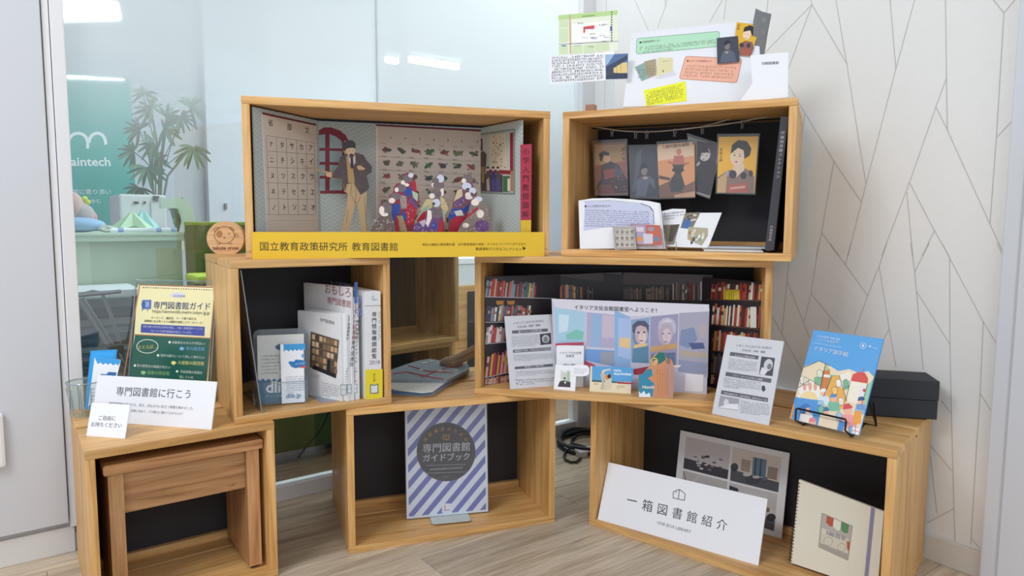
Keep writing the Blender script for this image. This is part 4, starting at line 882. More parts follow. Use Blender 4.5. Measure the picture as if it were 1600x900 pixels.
p.poly([(195, 328), (345, 312), (338, 590), (190, 580)], '#9a98b8'); p.ell(288, 388, 42, 56, '#b4b2cc', n=22); p.ell(275, 420, 40, 62, '#b9a8b8', n=22); p.ell(284, 432, 24, 42, '#d4c4cc', n=16); p.poly([(236, 392), (242, 356), (262, 338), (295, 332), (322, 346), (334, 378), (330, 420), (318, 398), (312, 372), (280, 362), (256, 372), (246, 398)], '#bfbcd0'); p.poly([(250, 360), (290, 340), (318, 356), (280, 356)], '#d4d2e0'); p.ell(262, 420, 8, 4, '#7c7088'); p.ell(296, 418, 7, 4, '#7c7088'); p.line([(280, 424), (284, 444)], 3, '#a898ac'); p.ell(278, 464, 11, 3.5, '#94788c'); p.poly([(195, 490), (340, 470), (338, 500), (195, 520)], '#c8a070'); p.poly([(200, 530), (330, 520), (330, 590), (195, 585)], '#6a7a98')
p.poly([(350, 308), (512, 300), (505, 660), (345, 620)], '#a8a8bc'); p.poly([(360, 400), (430, 385), (450, 450), (400, 500), (350, 480)], '#7f8fb4'); p.poly([(352, 510), (505, 525), (503, 550), (350, 540)], '#b8a898'); p.poly([(400, 470), (480, 468), (490, 500), (420, 505)], '#4a5a88'); p.ell(480, 400, 22, 40, '#b8aab0')
p.poly([(345, 560), (505, 580), (500, 640), (345, 625)], '#9098b8')
p.poly([(100, 612), (190, 596), (188, 625), (150, 645), (105, 640)], '#a83048'); p.poly([(320, 590), (362, 588), (350, 602), (322, 602)], '#e8e4ea')
p.poly([(385, 635), (482, 642), (478, 735), (380, 730)], '#e9e9f0')
p.org(740, 400, 3.75); p.text('イタリア文化会館図書室へようこそ！', 588, 310, 1092, 332, '#1c1c22', .025); p.out(o, m=GLOSSY)
def grey_flyer(o, f, zm, pts):
    return Print(f, zm)
FG2 = mat('flyer_grey', '#cfd1d8', .5, var=.01)
o, f = card('info_flyer', (0.0618, 1.8326, zB, 19.1, 15.1, 0.1376, 0.1943), FG2, 'grey flyer with small round portrait at the left of the wide crate', 'flyer', 'grey information flyers', th=.003)
p = Print(f, Z3B); K = '#5d5d66'
p.text('イタリアにおける100年の', 232, 402, 412, 385, '#8a8a94', .01); p.text('文化伝統・商標・農園', 255, 422, 390, 410, '#8a8a94', .01)
p.poly([(225, 437), (434, 425), (435, 442), (226, 455)], K); p.text('農クリストス文学問の開', 262, 450, 398, 440, '#dddde2'); p.blur(222, 468, 382, 535, 8, '#9a9aa4', dy=-8)
p.poly([(387, 458), (452, 450), (456, 515), (392, 522)], '#3a3a42'); p.ell(422, 486, 22, 24, '#b8b8be'); p.ell(422, 490, 13, 17, '#7a7a80')
p.poly([(230, 550), (452, 534), (453, 552), (231, 567)], K); p.text('諸国高名な知性、700年の世のなる勇み者', 240, 562, 448, 548, '#dddde2'); p.blur(234, 578, 460, 620, 5, '#9a9aa4', dy=-10)
p.poly([(240, 650), (464, 631), (465, 647), (241, 664)], K); p.text('現代的ミトス画の研究', 300, 656, 412, 645, '#dddde2'); p.blur(245, 675, 465, 705, 4, '#9a9aa4', dy=-10); p.blur(258, 722, 470, 760, 3, '#8a8a94', dy=-12); p.ell(250, 726, 4, 4, K); p.ell(252, 748, 4, 4, K); p.out(o)
o, f = card('info_flyer', (0.5343, 1.5983, H, -43.7, 19.4, 0.1405, 0.1965), FG2, 'grey flyer with two small pictures standing on the right crate', 'flyer', 'grey information flyers', th=.003)
Z4 = (960, 400, 3.46); p = Print(f, Z4)
p.text('イタリアにおける100年の', 655, 490, 850, 505, '#8a8a94', .01); p.text('文化伝統・商標・農園', 688, 513, 815, 525, '#8a8a94', .01)
p.poly([(628, 518), (782, 540), (776, 560), (622, 538)], K); p.text('ヒエロニク学院の紀念', 650, 540, 760, 554, '#dddde2'); p.blur(615, 550, 770, 612, 7, '#8c8c96', dy=22)
p.poly([(795, 543), (868, 552), (855, 650), (782, 640)], '#44444c'); p.ell(832, 590, 24, 34, '#c8c8ce', 15); p.poly([(798, 600), (830, 620), (812, 645), (784, 638)], '#d8d8de'); p.ell(838, 598, 12, 16, '#77777e', 15)
p.poly([(604, 626), (850, 664), (846, 686), (600, 648)], K); p.text('ヒエン・ロードに文学との縁野', 640, 648, 800, 674, '#dddde2'); p.blur(590, 655, 790, 710, 6, '#8c8c96', dy=26); p.poly([(798, 702), (812, 700), (818, 722), (806, 735), (796, 722)], '#3c3c44')
p.poly([(580, 725), (832, 768), (828, 790), (575, 746)], K); p.text('特別企画展2024年、文館の寄託品、世界生活から一部', 592, 744, 822, 784, '#dddde2', hs=1); p.poly([(572, 755), (675, 772), (668, 835), (562, 820)], '#9c9ca6'); p.ell(605, 795, 14, 22, '#d0d0d6'); p.poly([(620, 800), (670, 800), (668, 832), (560, 818)], '#e0e0e6'); p.blur(680, 780, 835, 850, 8, '#8c8c96', dy=22); p.out(o)
o, f = card('white_brochure', (0.1560, 1.8440, zB, -9, 5.5, 0.0735, 0.1105), WHITE, 'white brochure with red top standing against the welcome poster', 'brochure', th=.003)
p = Print(f, Z3B); p.poly([(486, 512), (645, 505), (645, 520), (486, 524)], '#b8405a'); p.text('イタリア文化会館', 502, 574, 632, 574, '#5a5a62'); p.text('図書室', 541, 592, 590, 592, '#5a5a62'); p.text('館内のご案内', 524, 642, 600, 642, '#4a4a52', .02); p.out(o)
o, f = card('portrait_card', (0.1388, 1.8020, zB, -20.4, 13.0, 0.0583, 0.0652), WHITE, 'small white card with a moustached man portrait', 'card', th=.002)
p = Print(f, Z3B); p.poly([(510, 670), (568, 672), (566, 740), (508, 738)], '#d0dcd4'); p.poly([(493, 765), (505, 735), (530, 728), (555, 732), (568, 740), (567, 770)], '#3c3840'); p.ell(533, 700, 15, 23, '#cfc8c4'); p.poly([(518, 690), (522, 672), (548, 672), (550, 692), (540, 682), (525, 682)], '#e8e6e2'); p.poly([(526, 712), (542, 712), (540, 722), (528, 722)], '#4a4448'); p.poly([(530, 735), (544, 735), (536, 752)], '#e6e4e6'); p.rect(548, 676, 562, 736, '#9cc4a8'); p.out(o)
sb = sheet('speech_bubble_card', Frame(f.org + Vector((0, -.0, 0)), f.yaw, f.lean).shift(-.0015), [(622 + 56 * math.copysign(abs(math.cos(a)) ** .6, math.cos(a)), 671 + 34 * math.copysign(abs(math.sin(a)) ** .7, math.sin(a))) for a in [i * 2 * math.pi / 28 for i in range(28)]], WHITE, 'white speech bubble stuck on the portrait card', 'paper', o=Z3B, th=.001)
p = Print(Frame(sb.location, f.yaw, f.lean), Z3B); p.blur(588, 655, 662, 690, 3, '#c4c0cc', dy=3); p.out(sb)
o, f = card('museum_card', (0.2560, 1.7780, zB, -12.9, 5.3, 0.1066, 0.0661), mat('card_cream', '#eadfc2', .5, var=0), 'landscape card with blue sky and a long haired girl', 'card', th=.002)
p = Print(f, Z3B); p.poly([(695, 645), (936, 655), (933, 738), (693, 730)], '#5aa4dc'); p.poly([(693, 726), (933, 742), (933, 750), (693, 736)], '#2f5a5a'); p.poly([(845, 738), (933, 742), (932, 752), (845, 748)], '#b04050')
p.poly([(744, 700), (752, 672), (800, 660), (808, 668), (770, 676), (762, 712), (770, 780), (742, 782), (752, 735)], '#c9bea8'); p.poly([(765, 700), (790, 690), (806, 705), (810, 760), (800, 782), (768, 782), (770, 740)], '#d8cfba'); p.ell(782, 710, 12, 15, '#e08a4c'); p.ell(795, 705, 11, 13, '#3c2c30'); p.poly([(750, 690), (758, 668), (800, 660), (800, 664), (764, 674)], '#e2ddd2')
p.text('VISITA', 820, 676, 866, 678, '#f0f6fa', .03); p.text('ALLE DONNE', 820, 695, 924, 700, '#f0f6fa', .04); p.text('2022', 702, 754, 732, 755, '#b88c6a'); p.blur(838, 758, 885, 780, 3, '#b88c6a'); p.out(o)
pc = [(130, 765), (132, 640), (150, 640), (175, 610), (196, 590), (200, 560), (215, 535), (240, 518), (268, 520), (280, 550), (290, 558), (305, 556), (318, 580), (320, 620), (318, 770), (230, 772)]
f = Frame((0.3630, 1.7229, zB), R(-6.9), R(6.7)); o = sheet('painting_cutout', f, pc, mat('painting_orange', '#c9916c', .5, var=.1), 'cut-out painting print of robed figures on a blue ground', 'cut-out', o=Z4, th=.003)
p = Print(f, Z4); p.poly([(132, 642), (150, 640), (175, 612), (200, 610), (215, 690), (205, 762), (132, 763)], '#2f86a8'); p.poly([(205, 560), (240, 520), (270, 522), (278, 560), (250, 580), (215, 590)], '#1f6e66'); p.arc(215, 570, 18, 18, 0, 360, 6, '#e0b84a'); p.ell(222, 575, 11, 14, '#d8a884'); p.poly([(180, 660), (220, 640), (235, 590), (268, 585), (290, 760), (222, 768), (215, 690)], '#cb8a62'); p.ell(292, 570, 12, 16, '#9a6a5a'); p.poly([(278, 590), (305, 580), (318, 610), (314, 765), (290, 765)], '#b98a7a')
p.poly([(133, 730), (145, 745), (160, 728), (170, 748), (190, 738), (196, 762), (133, 763)], '#dfe9ee'); p.text('Nuvoli', 152, 716, 214, 716, '#e8d8c0', .03)
for a in range(5): p.line([(232 + a * 14, 610), (238 + a * 12, 755)], 2, '#a86a4a')
p.poly([(190, 655), (240, 640), (242, 650), (195, 668)], '#d88a4a'); p.out(o)
# ---------------------------------------------------------------- on crate E
ws = empty('wire_book_stand', kp('E', .225, .09, H), R(CR['E'][2] - 10), 'black wire stand holding the blue booklet', 'book stand')
wi = Matrix.LocRotScale(ws.location, ws.rotation_euler, None).inverted(); Z5 = (1200, 480, 3.0)
def Wz(x, y, z): return wi @ on_z(1200 + x / 3, 480 + y / 3, z)
fbk = Frame((0.6856, 1.5008, H + .012), R(-52.4), R(24.1))
def Wf(x, y, d=-.004):
    q = fbk.l(1200 + x / 3, 480 + y / 3); return wi @ (fbk.org + fbk.M @ Vector((q[0], d, q[1])))
r0 = .0022
MB().tube([Wz(165, 550, H + .003), Wf(150, 540, -.022), Wf(150, 486, -.018), Wf(155, 484, -.018), Wf(380, 535, -.018), Wf(384, 545, -.018), Wf(382, 588, -.022), Wz(392, 606, H + .003)], r0, 8).out('front_wire', DARK, ws, smooth=True)
MB().tube([Wz(392, 606, H + .003), Wz(455, 545, H + .003), Wz(508, 555, H + .003), wi @ (on_z(1200 + 508 / 3, 480 + 555 / 3, H + .003) + Vector((-.02, -.02, .06)))], r0, 8).tube([Wz(165, 550, H + .003), Wz(260, 500, H + .003), Wz(455, 545, H + .003)], r0, 8).out('base_wire', DARK, ws, smooth=True)
bkp = fbk.org + fbk.n * .014
MB().tube([wi @ (on_z(1200 + 508 / 3, 480 + 555 / 3, H + .003)), wi @ (fbk.org + fbk.M @ Vector((.05, .012, .13))), wi @ (fbk.org + fbk.M @ Vector((-.05, .012, .13))), Wz(260, 500, H + .003)], r0, 8).out('back_wire', DARK, ws, smooth=True)
o = sheet('school_booklet', fbk, None, mat('booklet_blue', '#4fa3e6', .35, var=.01), 'blue illustrated language school booklet on the wire stand', 'booklet', th=.004, local=[(-.0795, 0), (.0795, 0), (.0795, .2164), (-.0795, .2164)])
p = Print(fbk, Z5, ((-.0793, .0002), (.0793, .2162)))
p.poly([(215, 98), (540, 158), (430, 603), (98, 520)], '#57a5e4')
p.poly([(165, 280), (240, 252), (290, 275), (330, 300), (380, 290), (430, 310), (470, 300), (500, 330), (430, 603), (98, 520)], '#ecdcbc'); p.poly([(215, 330), (270, 315), (330, 320), (380, 330), (390, 380), (320, 400), (220, 370)], '#7cb890')
p.poly([(100, 510), (125, 420), (250, 440), (240, 560), (112, 522)], '#4f98dc'); p.poly([(98, 520), (112, 450), (125, 455), (112, 523)], '#f0a040')
p.poly([(140, 380), (200, 340), (242, 370), (245, 430), (205, 395), (150, 410)], '#f2f0ea'); p.arc(190, 425, 45, 32, 180, 360, 7, '#f4f2ee', 12); p.poly([(150, 425), (235, 430), (220, 400), (190, 392), (165, 400)], '#f3dca0')
for a in (172, 198, 222): p.ell(a, 372, 8, 20, '#e8a890')
p.poly([(255, 300), (290, 290), (292, 320), (275, 395), (245, 385)], '#d08040'); p.poly([(258, 300), (272, 262), (290, 292)], '#bcc8a0'); p.poly([(262, 315), (292, 318), (290, 330), (260, 328)], '#f0ece4')
p.poly([(275, 395), (300, 325), (335, 320), (370, 440), (345, 480), (260, 420)], '#eeb04c'); p.poly([(335, 320), (385, 300), (395, 360), (340, 380)], '#f2ece0')
p.poly([(388, 345), (398, 315), (425, 303), (455, 308), (470, 335), (468, 358)], '#d84c46'); p.line([(445, 305), (450, 285)], 3, '#cc4440'); p.poly([(388, 347), (468, 360), (445, 460), (365, 440)], '#f3ead8'); p.poly([(430, 365), (466, 372), (450, 430), (425, 420)], '#e9e4e8'); p.ell(452, 390, 8, 8, '#d84c46')
p.poly([(440, 440), (470, 360), (500, 330), (480, 420), (462, 500)], '#9ccda8')
SK = '#f0b8a0'
for (cx, cy, hc, bc, s_) in [(180, 475, '#3c7cc8', '#f3efe8', 1.2), (262, 400, '#f4f2ec', '#d8e8f0', 1.0), (308, 425, '#4a90d8', '#78bca0', 1.1), (270, 490, '#4a6a9a', '#f1e2c4', 1.2), (375, 480, '#d84c50', '#f0a0a0', 1.5), (438, 440, '#34508c', '#8ab4dc', 1.1), (355, 560, '#4a90d8', '#f0b8b0', 1.1), (210, 540, '#e88a90', '#e8a0a8', 1.2)]:
    p.poly([(cx - 30 * s_, cy + 55 * s_), (cx - 22 * s_, cy + 18 * s_), (cx, cy + 12 * s_), (cx + 24 * s_, cy + 22 * s_), (cx + 28 * s_, cy + 58 * s_)], bc); p.ell(cx, cy + 4, 13 * s_, 15 * s_, SK); p.poly([(cx - 16 * s_, cy), (cx - 12 * s_, cy - 16 * s_), (cx + 4, cy - 20 * s_), (cx + 16 * s_, cy - 8 * s_), (cx + 10 * s_, cy - 3 * s_)], hc)
for j in range(5): p.line([(215 + j * 2, 435 + j * 9), (262 + j * 2, 443 + j * 9)], 4, '#5aa0d8')
for j in range(3): p.line([(415, 455 + j * 9), (455, 462 + j * 9)], 4, '#4a80c8')
for (xx, yy_, c_) in [(150, 330, '#f2ecdc'), (165, 335, '#e8dcc0'), (230, 300, '#dfe8d0'), (318, 345, '#f6f0e2'), (352, 345, '#7cb890'), (300, 380, '#f4c878'), (330, 430, '#f0e6cc'), (150, 470, '#3c7cc8'), (235, 470, '#7cc0a0'), (320, 500, '#a8d0e8'), (225, 565, '#f0b0a8'), (380, 565, '#8ac0e8')]:
    p.poly([(xx, yy_), (xx + 14, yy_ - 8), (xx + 28, yy_ + 4), (xx + 24, yy_ + 30), (xx + 4, yy_ + 28)], c_); p.loop([(xx, yy_), (xx + 14, yy_ - 8), (xx + 28, yy_ + 4), (xx + 24, yy_ + 30), (xx + 4, yy_ + 28)], 1.5, '#24405c')
p.poly([(405, 490), (440, 485), (435, 545), (400, 550)], '#f0a03c'); p.poly([(398, 560), (430, 570), (425, 600), (396, 592)], '#f0eef0'); p.line([(412, 562), (408, 596)], 3, '#d85060'); p.line([(398, 578), (428, 584)], 3, '#d85060')
p.poly([(255, 520), (330, 530), (320, 575), (240, 552)], '#f0dcc0'); p.poly([(335, 530), (360, 540), (350, 590), (325, 580)], '#3f8cd4')
LN = '#24405c'
for l_ in ([(165, 285), (240, 252), (290, 275)], [(388, 346), (365, 440)], [(468, 360), (440, 460)], [(140, 380), (200, 340), (242, 370)], [(272, 262), (245, 385)], [(335, 320), (370, 440)], [(125, 420), (100, 510)], [(300, 325), (262, 420)]): p.line(l_, 2, LN)
p.text('イタリア文化会館', 222, 156, 330, 172, '#eef6fc', .01); p.text('2024年度春期 受講生募集', 230, 138, 338, 156, '#e2eefa'); p.text('イタリア語学校', 212, 200, 374, 232, '#f4fafe', .03); p.line([(216, 168), (345, 190)], 1.5, '#d8eafa'); p.arc(447, 182, 14, 14, 0, 360, 2.5, '#cfe4f8'); p.ell(447, 182, 6, 7, '#cfe4f8'); p.line([(470, 183), (486, 188), (478, 180)], 3, '#e2eefa'); p.text('italiano', 492, 192, 516, 198, '#e2eefa')
p.out(o, m=GLOSSY)
bx = empty('black_speaker_box', kp('E', 0, 0, H), R(CR['E'][2]), 'two stacked matt black wooden blocks behind the booklet', 'box')
BB = mat('black_block', '#2a2d33', .7, var=.25, vs=30)
fbx = Frame(kp('E', .3, .262, H), R(-15))
a_ = fbx.l(1463.5, 664); b_ = fbx.l(1466, 596); ctr = fbx.l(1330, 640)
o = bx; o.location = fbx.org; o.rotation_euler = (0, 0, R(-15))
xr = a_[0]; h2 = b_[1]
bx['label'] = 'lower matt black block lying on the right crate behind the booklet'; bx.name = 'black_block'
box('block_body', (xr - .235, 0, .002), (xr, .085, h2 * .5), BB, bx, .0015)
bx2 = empty('black_block', fbx.org + Vector((0, 0, h2 * .5)), R(-15), 'upper matt black block set slightly forward on the lower one', 'box', 'black blocks on the right crate')
bx['group'] = 'black blocks on the right crate'
box('block_body', (xr - .235, -.002, 0.001), (xr + .001, .105, h2 * .5), BB, bx2, .0015)
# ---------------------------------------------------------------- in crate E
o, f = card('one_box_sign', (0.4127, 1.7157, T, -36.1, 21.4, 0.4336, 0.1556), BOARD, 'white sign titled one box library introduction leaning in the right crate', 'sign', th=.004)
Z7 = (880, 600, 3.0); p = Print(f, Z7); K2 = '#33333a'
for i, ch in enumerate('一箱図書館紹介'):
    x_ = 300 + i * 69.8; y_ = 566 + i * 17.5
    w_ = 47
    if i == 0: p.line([(300, 541), (345, 551)], 5, K2)
    else: p.text(ch, x_ - 2 + (i == 6) * 0, y_ + 3, x_ + w_, y_ + w_ * .25 + 3, K2)
p.text('ONE BOX LIBRARY', 440, 656, 598, 700, '#66666c')
p.loop([(516, 505), (545, 494), (572, 515), (568, 546), (516, 534)], 3, K2); p.line([(545, 494), (540, 540)], 3, K2); p.line([(525, 501), (532, 510)], 3, K2); p.out(o)
o, f = card('photo_board', (0.5802, 1.8282, T, -39.7, 9.4, 0.3060, 0.2203), mat('photo_board_white', '#f0f0f1', .45, var=.01), 'white board with four interior photographs behind the sign', 'photo board', th=.005)
p = Print(f, Z7)
def photo(quad, sky, floor_): 
    (a, b, c, d) = quad; p.poly(quad, sky); p.poly([((a[0] + d[0] * 2) / 3 - 0, (a[1] + d[1] * 2) / 3), ((b[0] + c[0] * 2) / 3, (b[1] + c[1] * 2) / 3 + 8), c, d], floor_)
photo([(577, 246), (785, 291), (770, 447), (563, 395)], '#cfc6c4', '#4a4750'); p.poly([(577, 246), (785, 291), (700, 310), (640, 300)], '#cfc6c4')
for j in range(26): x_ = random.uniform(602, 735); y_ = 320 + random.uniform(0, 70) + (x_ - 602) * .12; p.poly([(x_, y_), (x_ + 16, y_ + 3), (x_ + 15, y_ + 11), (x_ - 1, y_ + 8)], random.choice(['#e2dedc', '#55525a', '#8a8488', '#d8d4d4', '#3a383e']), False)
p.y -= .00002
photo([(795, 294), (1022, 345), (1008, 508), (782, 452)], '#dccdc0', '#5a5a62'); p.poly([(890, 342), (955, 355), (948, 440), (885, 425)], '#5b7a94'); p.poly([(900, 345), (908, 347), (902, 430), (894, 428)], '#2c3440'); p.poly([(925, 350), (932, 352), (926, 436), (918, 434)], '#2c3440'); p.poly([(962, 385), (1008, 395), (1000, 452), (955, 440)], '#9a8474'); p.poly([(838, 350), (880, 360), (874, 415), (832, 405)], '#a89480')
p.ell(890, 450, 36, 20, '#4c4c54'); p.ell(862, 424, 20, 9, '#d2cfc8'); p.ell(905, 436, 18, 7, '#c8c4c0'); p.ell(947, 442, 12, 8, '#6a7488'); p.ell(803, 390, 18, 20, '#3a3c40')
photo([(562, 405), (770, 457), (762, 600), (550, 540)], '#c6c2c3', '#a3a1a5'); p.line([(566, 410), (575, 460)], 3, '#4a4a50'); p.line([(640, 430), (610, 460)], 3, '#d8d8da')
photo([(780, 462), (1004, 516), (988, 690), (765, 610)], '#cfcbcc', '#66646c'); p.poly([(780, 475), (820, 490), (822, 505), (778, 495)], '#3c4654'); p.poly([(850, 500), (960, 520), (930, 560), (840, 520)], '#d2d2d6'); p.ell(970, 600, 26, 14, '#d8d4d2'); p.ell(975, 625, 22, 18, '#44424a'); p.ell(960, 590, 8, 12, '#8a7468')
p.out(o, m=GLOSSY)
# ring notebook
Z8 = (1180, 640, 3.462)
fn = Frame((0.7080, 1.5420, T), R(-45), R(9))
nb = [(237, 378), (696, 552), (660, 985), (192, 828)]
o = sheet('ring_notebook', fn, nb, CREAM, 'cream ring bound notebook with purple elastic band', 'notebook', o=Z8, th=.010)
p = Print(fn, Z8)
# keep the sheet on the crate floor: its lower corners come from the floor line
p.poly([(362, 560), (526, 630), (502, 815), (343, 742)], '#b9b0a8'); p.loop([(362, 560), (526, 630), (502, 815), (343, 742)], 3, '#8c877c')
p.poly([(388, 574), (425, 590), (420, 632), (405, 632), (384, 612)], '#b8543c'); p.poly([(425, 590), (466, 606), (462, 650), (445, 655), (421, 632)], '#e4e2d0'); p.poly([(466, 606), (507, 624), (502, 668), (482, 668), (462, 650)], '#5c8c5c')
p.poly([(362, 640), (505, 700), (500, 780), (352, 720)], '#d0ccb8'); p.text('100周年', 386, 675, 490, 712, '#8a7a96', .04); p.arc(395, 712, 24, 24, 0, 360, 3, '#a8a094'); p.arc(468, 745, 22, 22, 0, 360, 3, '#a8a094'); p.poly([(495, 712), (512, 716), (508, 762), (498, 756)], '#b8543c'); p.arc(368, 655, 8, 12, 0, 360, 3, '#e8e4dc')
p.poly([(352, 722), (500, 782), (498, 812), (345, 742)], '#a9a198')
p.out(o, 'window_picture')
p = Print(fn, Z8); p.y = -.0009; p.poly([(627, 527), (648, 535), (606, 960), (586, 955)], '#8f87a4'); p.out(o, 'elastic_band')
rm = mat('bronze_ring', '#4a3a30', .4, .6)
mb = MB()
for i in range(24):
    k = i / 23; q = fn.l(1180 + (243 + (198 - 243) * k) / 3.462, 640 + (402 + (822 - 402) * k) / 3.462); cx = q[0]; cz = q[1]
    for dz in (0, .0022): mb.tube([(cx + .0055 * math.cos(a) - .004, .005 + .0075 * math.sin(a), cz + dz) for a in [j * 2 * math.pi / 8 for j in range(8)]], .0006, 4, True)
tag(mb.out('ring_binding', rm, o), kind='stuff')
# ---------------------------------------------------------------- the diorama in crate F
zF = 2 * H + T
HB = mat('herringbone_paper', '#b3bcb8', .75, var=.1, vs=120)
N, L, b = nodes(HB)
tc = N.new('ShaderNodeTexCoord'); mp = N.new('ShaderNodeMapping'); mp.inputs['Scale'].default_value = (90, 90, 90); L.new(tc.outputs['Object'], mp.inputs[0])
sp = N.new('ShaderNodeSeparateXYZ'); L.new(mp.outputs[0], sp.inputs[0])
def mth(op, a, b_=None, v=None):
    n_ = N.new('ShaderNodeMath'); n_.operation = op; L.new(a, n_.inputs[0])
    if b_ is not None: L.new(b_, n_.inputs[1])
    if v is not None: n_.inputs[1].default_value = v
    return n_.outputs[0]
pp_ = mth('PINGPONG', sp.outputs[0], v=1.0); ss = mth('ADD', pp_, sp.outputs[2]); fr_ = mth('FRACT', ss); th_ = mth('GREATER_THAN', fr_, v=.62)
mx = N.new('ShaderNodeMix'); mx.data_type = 'RGBA'; mx.inputs[6].default_value = hx('#abb5b2'); mx.inputs[7].default_value = hx('#bcc4c1'); L.new(th_, mx.inputs[0]); L.new(mx.outputs[2], b.inputs['Base Color'])
dio = empty('classroom_backdrop', kp('F', 0, .19, zF), R(CR['F'][2]), 'three-part folded backdrop of a classroom in the upper left crate', 'backdrop')
PF = [(-.346, .014), (-.198, .20), (.236, .20), (.300, .018)]
FP = []
for i in range(3):
    (ua, va), (ub, vb) = PF[i], PF[i + 1]; dy = math.degrees(math.atan2(vb - va, ub - ua)); L_ = math.hypot(ub - ua, vb - va)
    fr = Frame(kp('F', ua, va, zF), R(CR['F'][2] + dy))
    pnl = MB().prism([(0, 0), (L_, 0), (L_, .330), (0, .330)], 0, .004).out('backdrop_panel', HB, dio, (ua, va - .19, 0), (0, 0, R(dy))); FP.append((pnl, fr))
Z5F = (360, 130, 3.214)
# kana chart
pnl, fr = FP[0]; p = Print(fr, Z5F)
p.poly([(155, 145), (430, 205), (442, 745), (182, 745)], '#d2c6b8'); p.poly([(155, 145), (430, 205), (430, 214), (158, 156)], '#6e2230')
p.line([(157, 150), (183, 745)], 5, '#dedad2')
p.text('省', 190, 212, 214, 214, '#2c2422', .02); p.text('部', 284, 232, 308, 236, '#2c2422', .02); p.text('文', 374, 248, 396, 252, '#2c2422', .02)
cols = [(204, 232, 'ナニヌネノ'), (258, 232, 'タチツテト'), (308, 0, 'サシスセソ'), (356, 0, 'カキクケコ'), (402, 0, 'アイウエオ')]
GL = '#8a7a70'; yL = [262, 340, 422, 500, 580, 660]; yR = [300, 358, 430, 506, 584, 660]
for a, b_ in zip(yL, yR): p.line([(180, a), (420, b_)], 2, GL)
for x_t, x_b in ((180, 196), (230, 242), (280, 290), (332, 340), (380, 386), (420, 428)):
    k = (x_t - 180) / 240; p.line([(x_t, 262 + 38 * k), (x_b, 660)], 2, GL)
for ci, (xc, _, s) in enumerate(cols):
    k = (xc - 200) / 220
    for ri, ch in enumerate(s):
        t_ = yL[ri] + (yR[ri] - yL[ri]) * k; b_ = yL[ri + 1] + (yR[ri + 1] - yL[ri + 1]) * k; xx = xc + ri * 3; h_ = (b_ - t_); p.text(ch, xx - 11, t_ + h_ * .68, xx + 11, t_ + h_ * .72, '#2c2422', .02)
p.poly([(182, 665), (440, 665), (442, 745), (184, 745)], '#cfc4b8'); p.line([(184, 690), (440, 690)], 2, '#b8aca0'); p.out(pnl)
# back panel: arched window and picture chart
pnl, fr = FP[1]; Z4F = (500, 180, 4.737); p = Print(fr, Z5F); RD = '#7c1f30'
win_out = [(420, 558), (420, 235)] + [(500 + 96 * math.cos(a), 312 + 92 * math.sin(a)) for a in [R(-150 + i * 12) for i in range(13)]] + [(596, 320), (596, 558)]
p.poly([(438, 555), (438, 240), (470, 222), (505, 222), (550, 238), (580, 262), (594, 290), (594, 555)], RD)
for q in ([(438, 262), (476, 256), (476, 325), (438, 325)], [(498, 256), (530, 268), (558, 290), (562, 328), (498, 326)], [(438, 340), (476, 340), (476, 395), (438, 395)], [(498, 340), (562, 342), (562, 398), (498, 396)], [(438, 410), (476, 410), (476, 465), (438, 465)], [(498, 410), (562, 412), (562, 468), (498, 466)], [(438, 480), (476, 480), (476, 540), (438, 540)], [(498, 480), (562, 480), (562, 538), (498, 538)]): p.poly(q, '#98acb0')
p.org(*Z4F); p.poly([(415, 68), (1200, 110), (1200, 860), (415, 860)], '#c9bcb0'); p.poly([(415, 66), (1200, 108), (1200, 122), (415, 80)], '#6e2230'); p.poly([(415, 80), (428, 82), (428, 860), (415, 860)], '#ddd6cc')
p.line([(690, 95), (690, 100)], 1, '#c9bcb0')
animals = ['#5a6a50', '#7a3c38', '#3c5a48', '#5a4a44', '#8a6a5c', '#44424a', '#6a7a5a', '#a03c40', '#2f6a48']
for r_ in range(7):
    for c_ in range(7):
        cx = 492 + c_ * 106 + random.uniform(-10, 10); cy = 255 + r_ * 98 + c_ * 5
        if r_ == 0: p.text('猫鳥兎亀魚虫貝'[c_], cx + 20, cy - 82, cx + 36, cy - 81, '#7a6c62', .01)
        p.text(random.choice(['ウサギ', 'カメ', 'ネズミ', 'ツル', 'トンボ', 'クモ']), cx - 36, cy - 42, cx - 4, cy - 41, '#4c403c', .01)
        ba = random.uniform(-35, 35); c1, c2 = random.sample(animals, 2)
        p.ell(cx, cy + 2, random.uniform(24, 40), random.uniform(12, 18), c1, ba, 9); p.ell(cx + random.uniform(-26, 26), cy - 12, 11, 9, c2, 0, 8)
        for j in range(7):
            p.ell(cx + random.uniform(-34, 34), cy + random.uniform(-18, 24), random.uniform(4, 12), random.uniform(2.5, 6), random.choice(animals), random.uniform(-50, 50), 7, False)
        p.y -= .00001
for r_ in range(6): p.line([(430, 305 + r_ * 98), (1195, 345 + r_ * 98)], 1.5, '#b3a69a')
p.out(pnl)
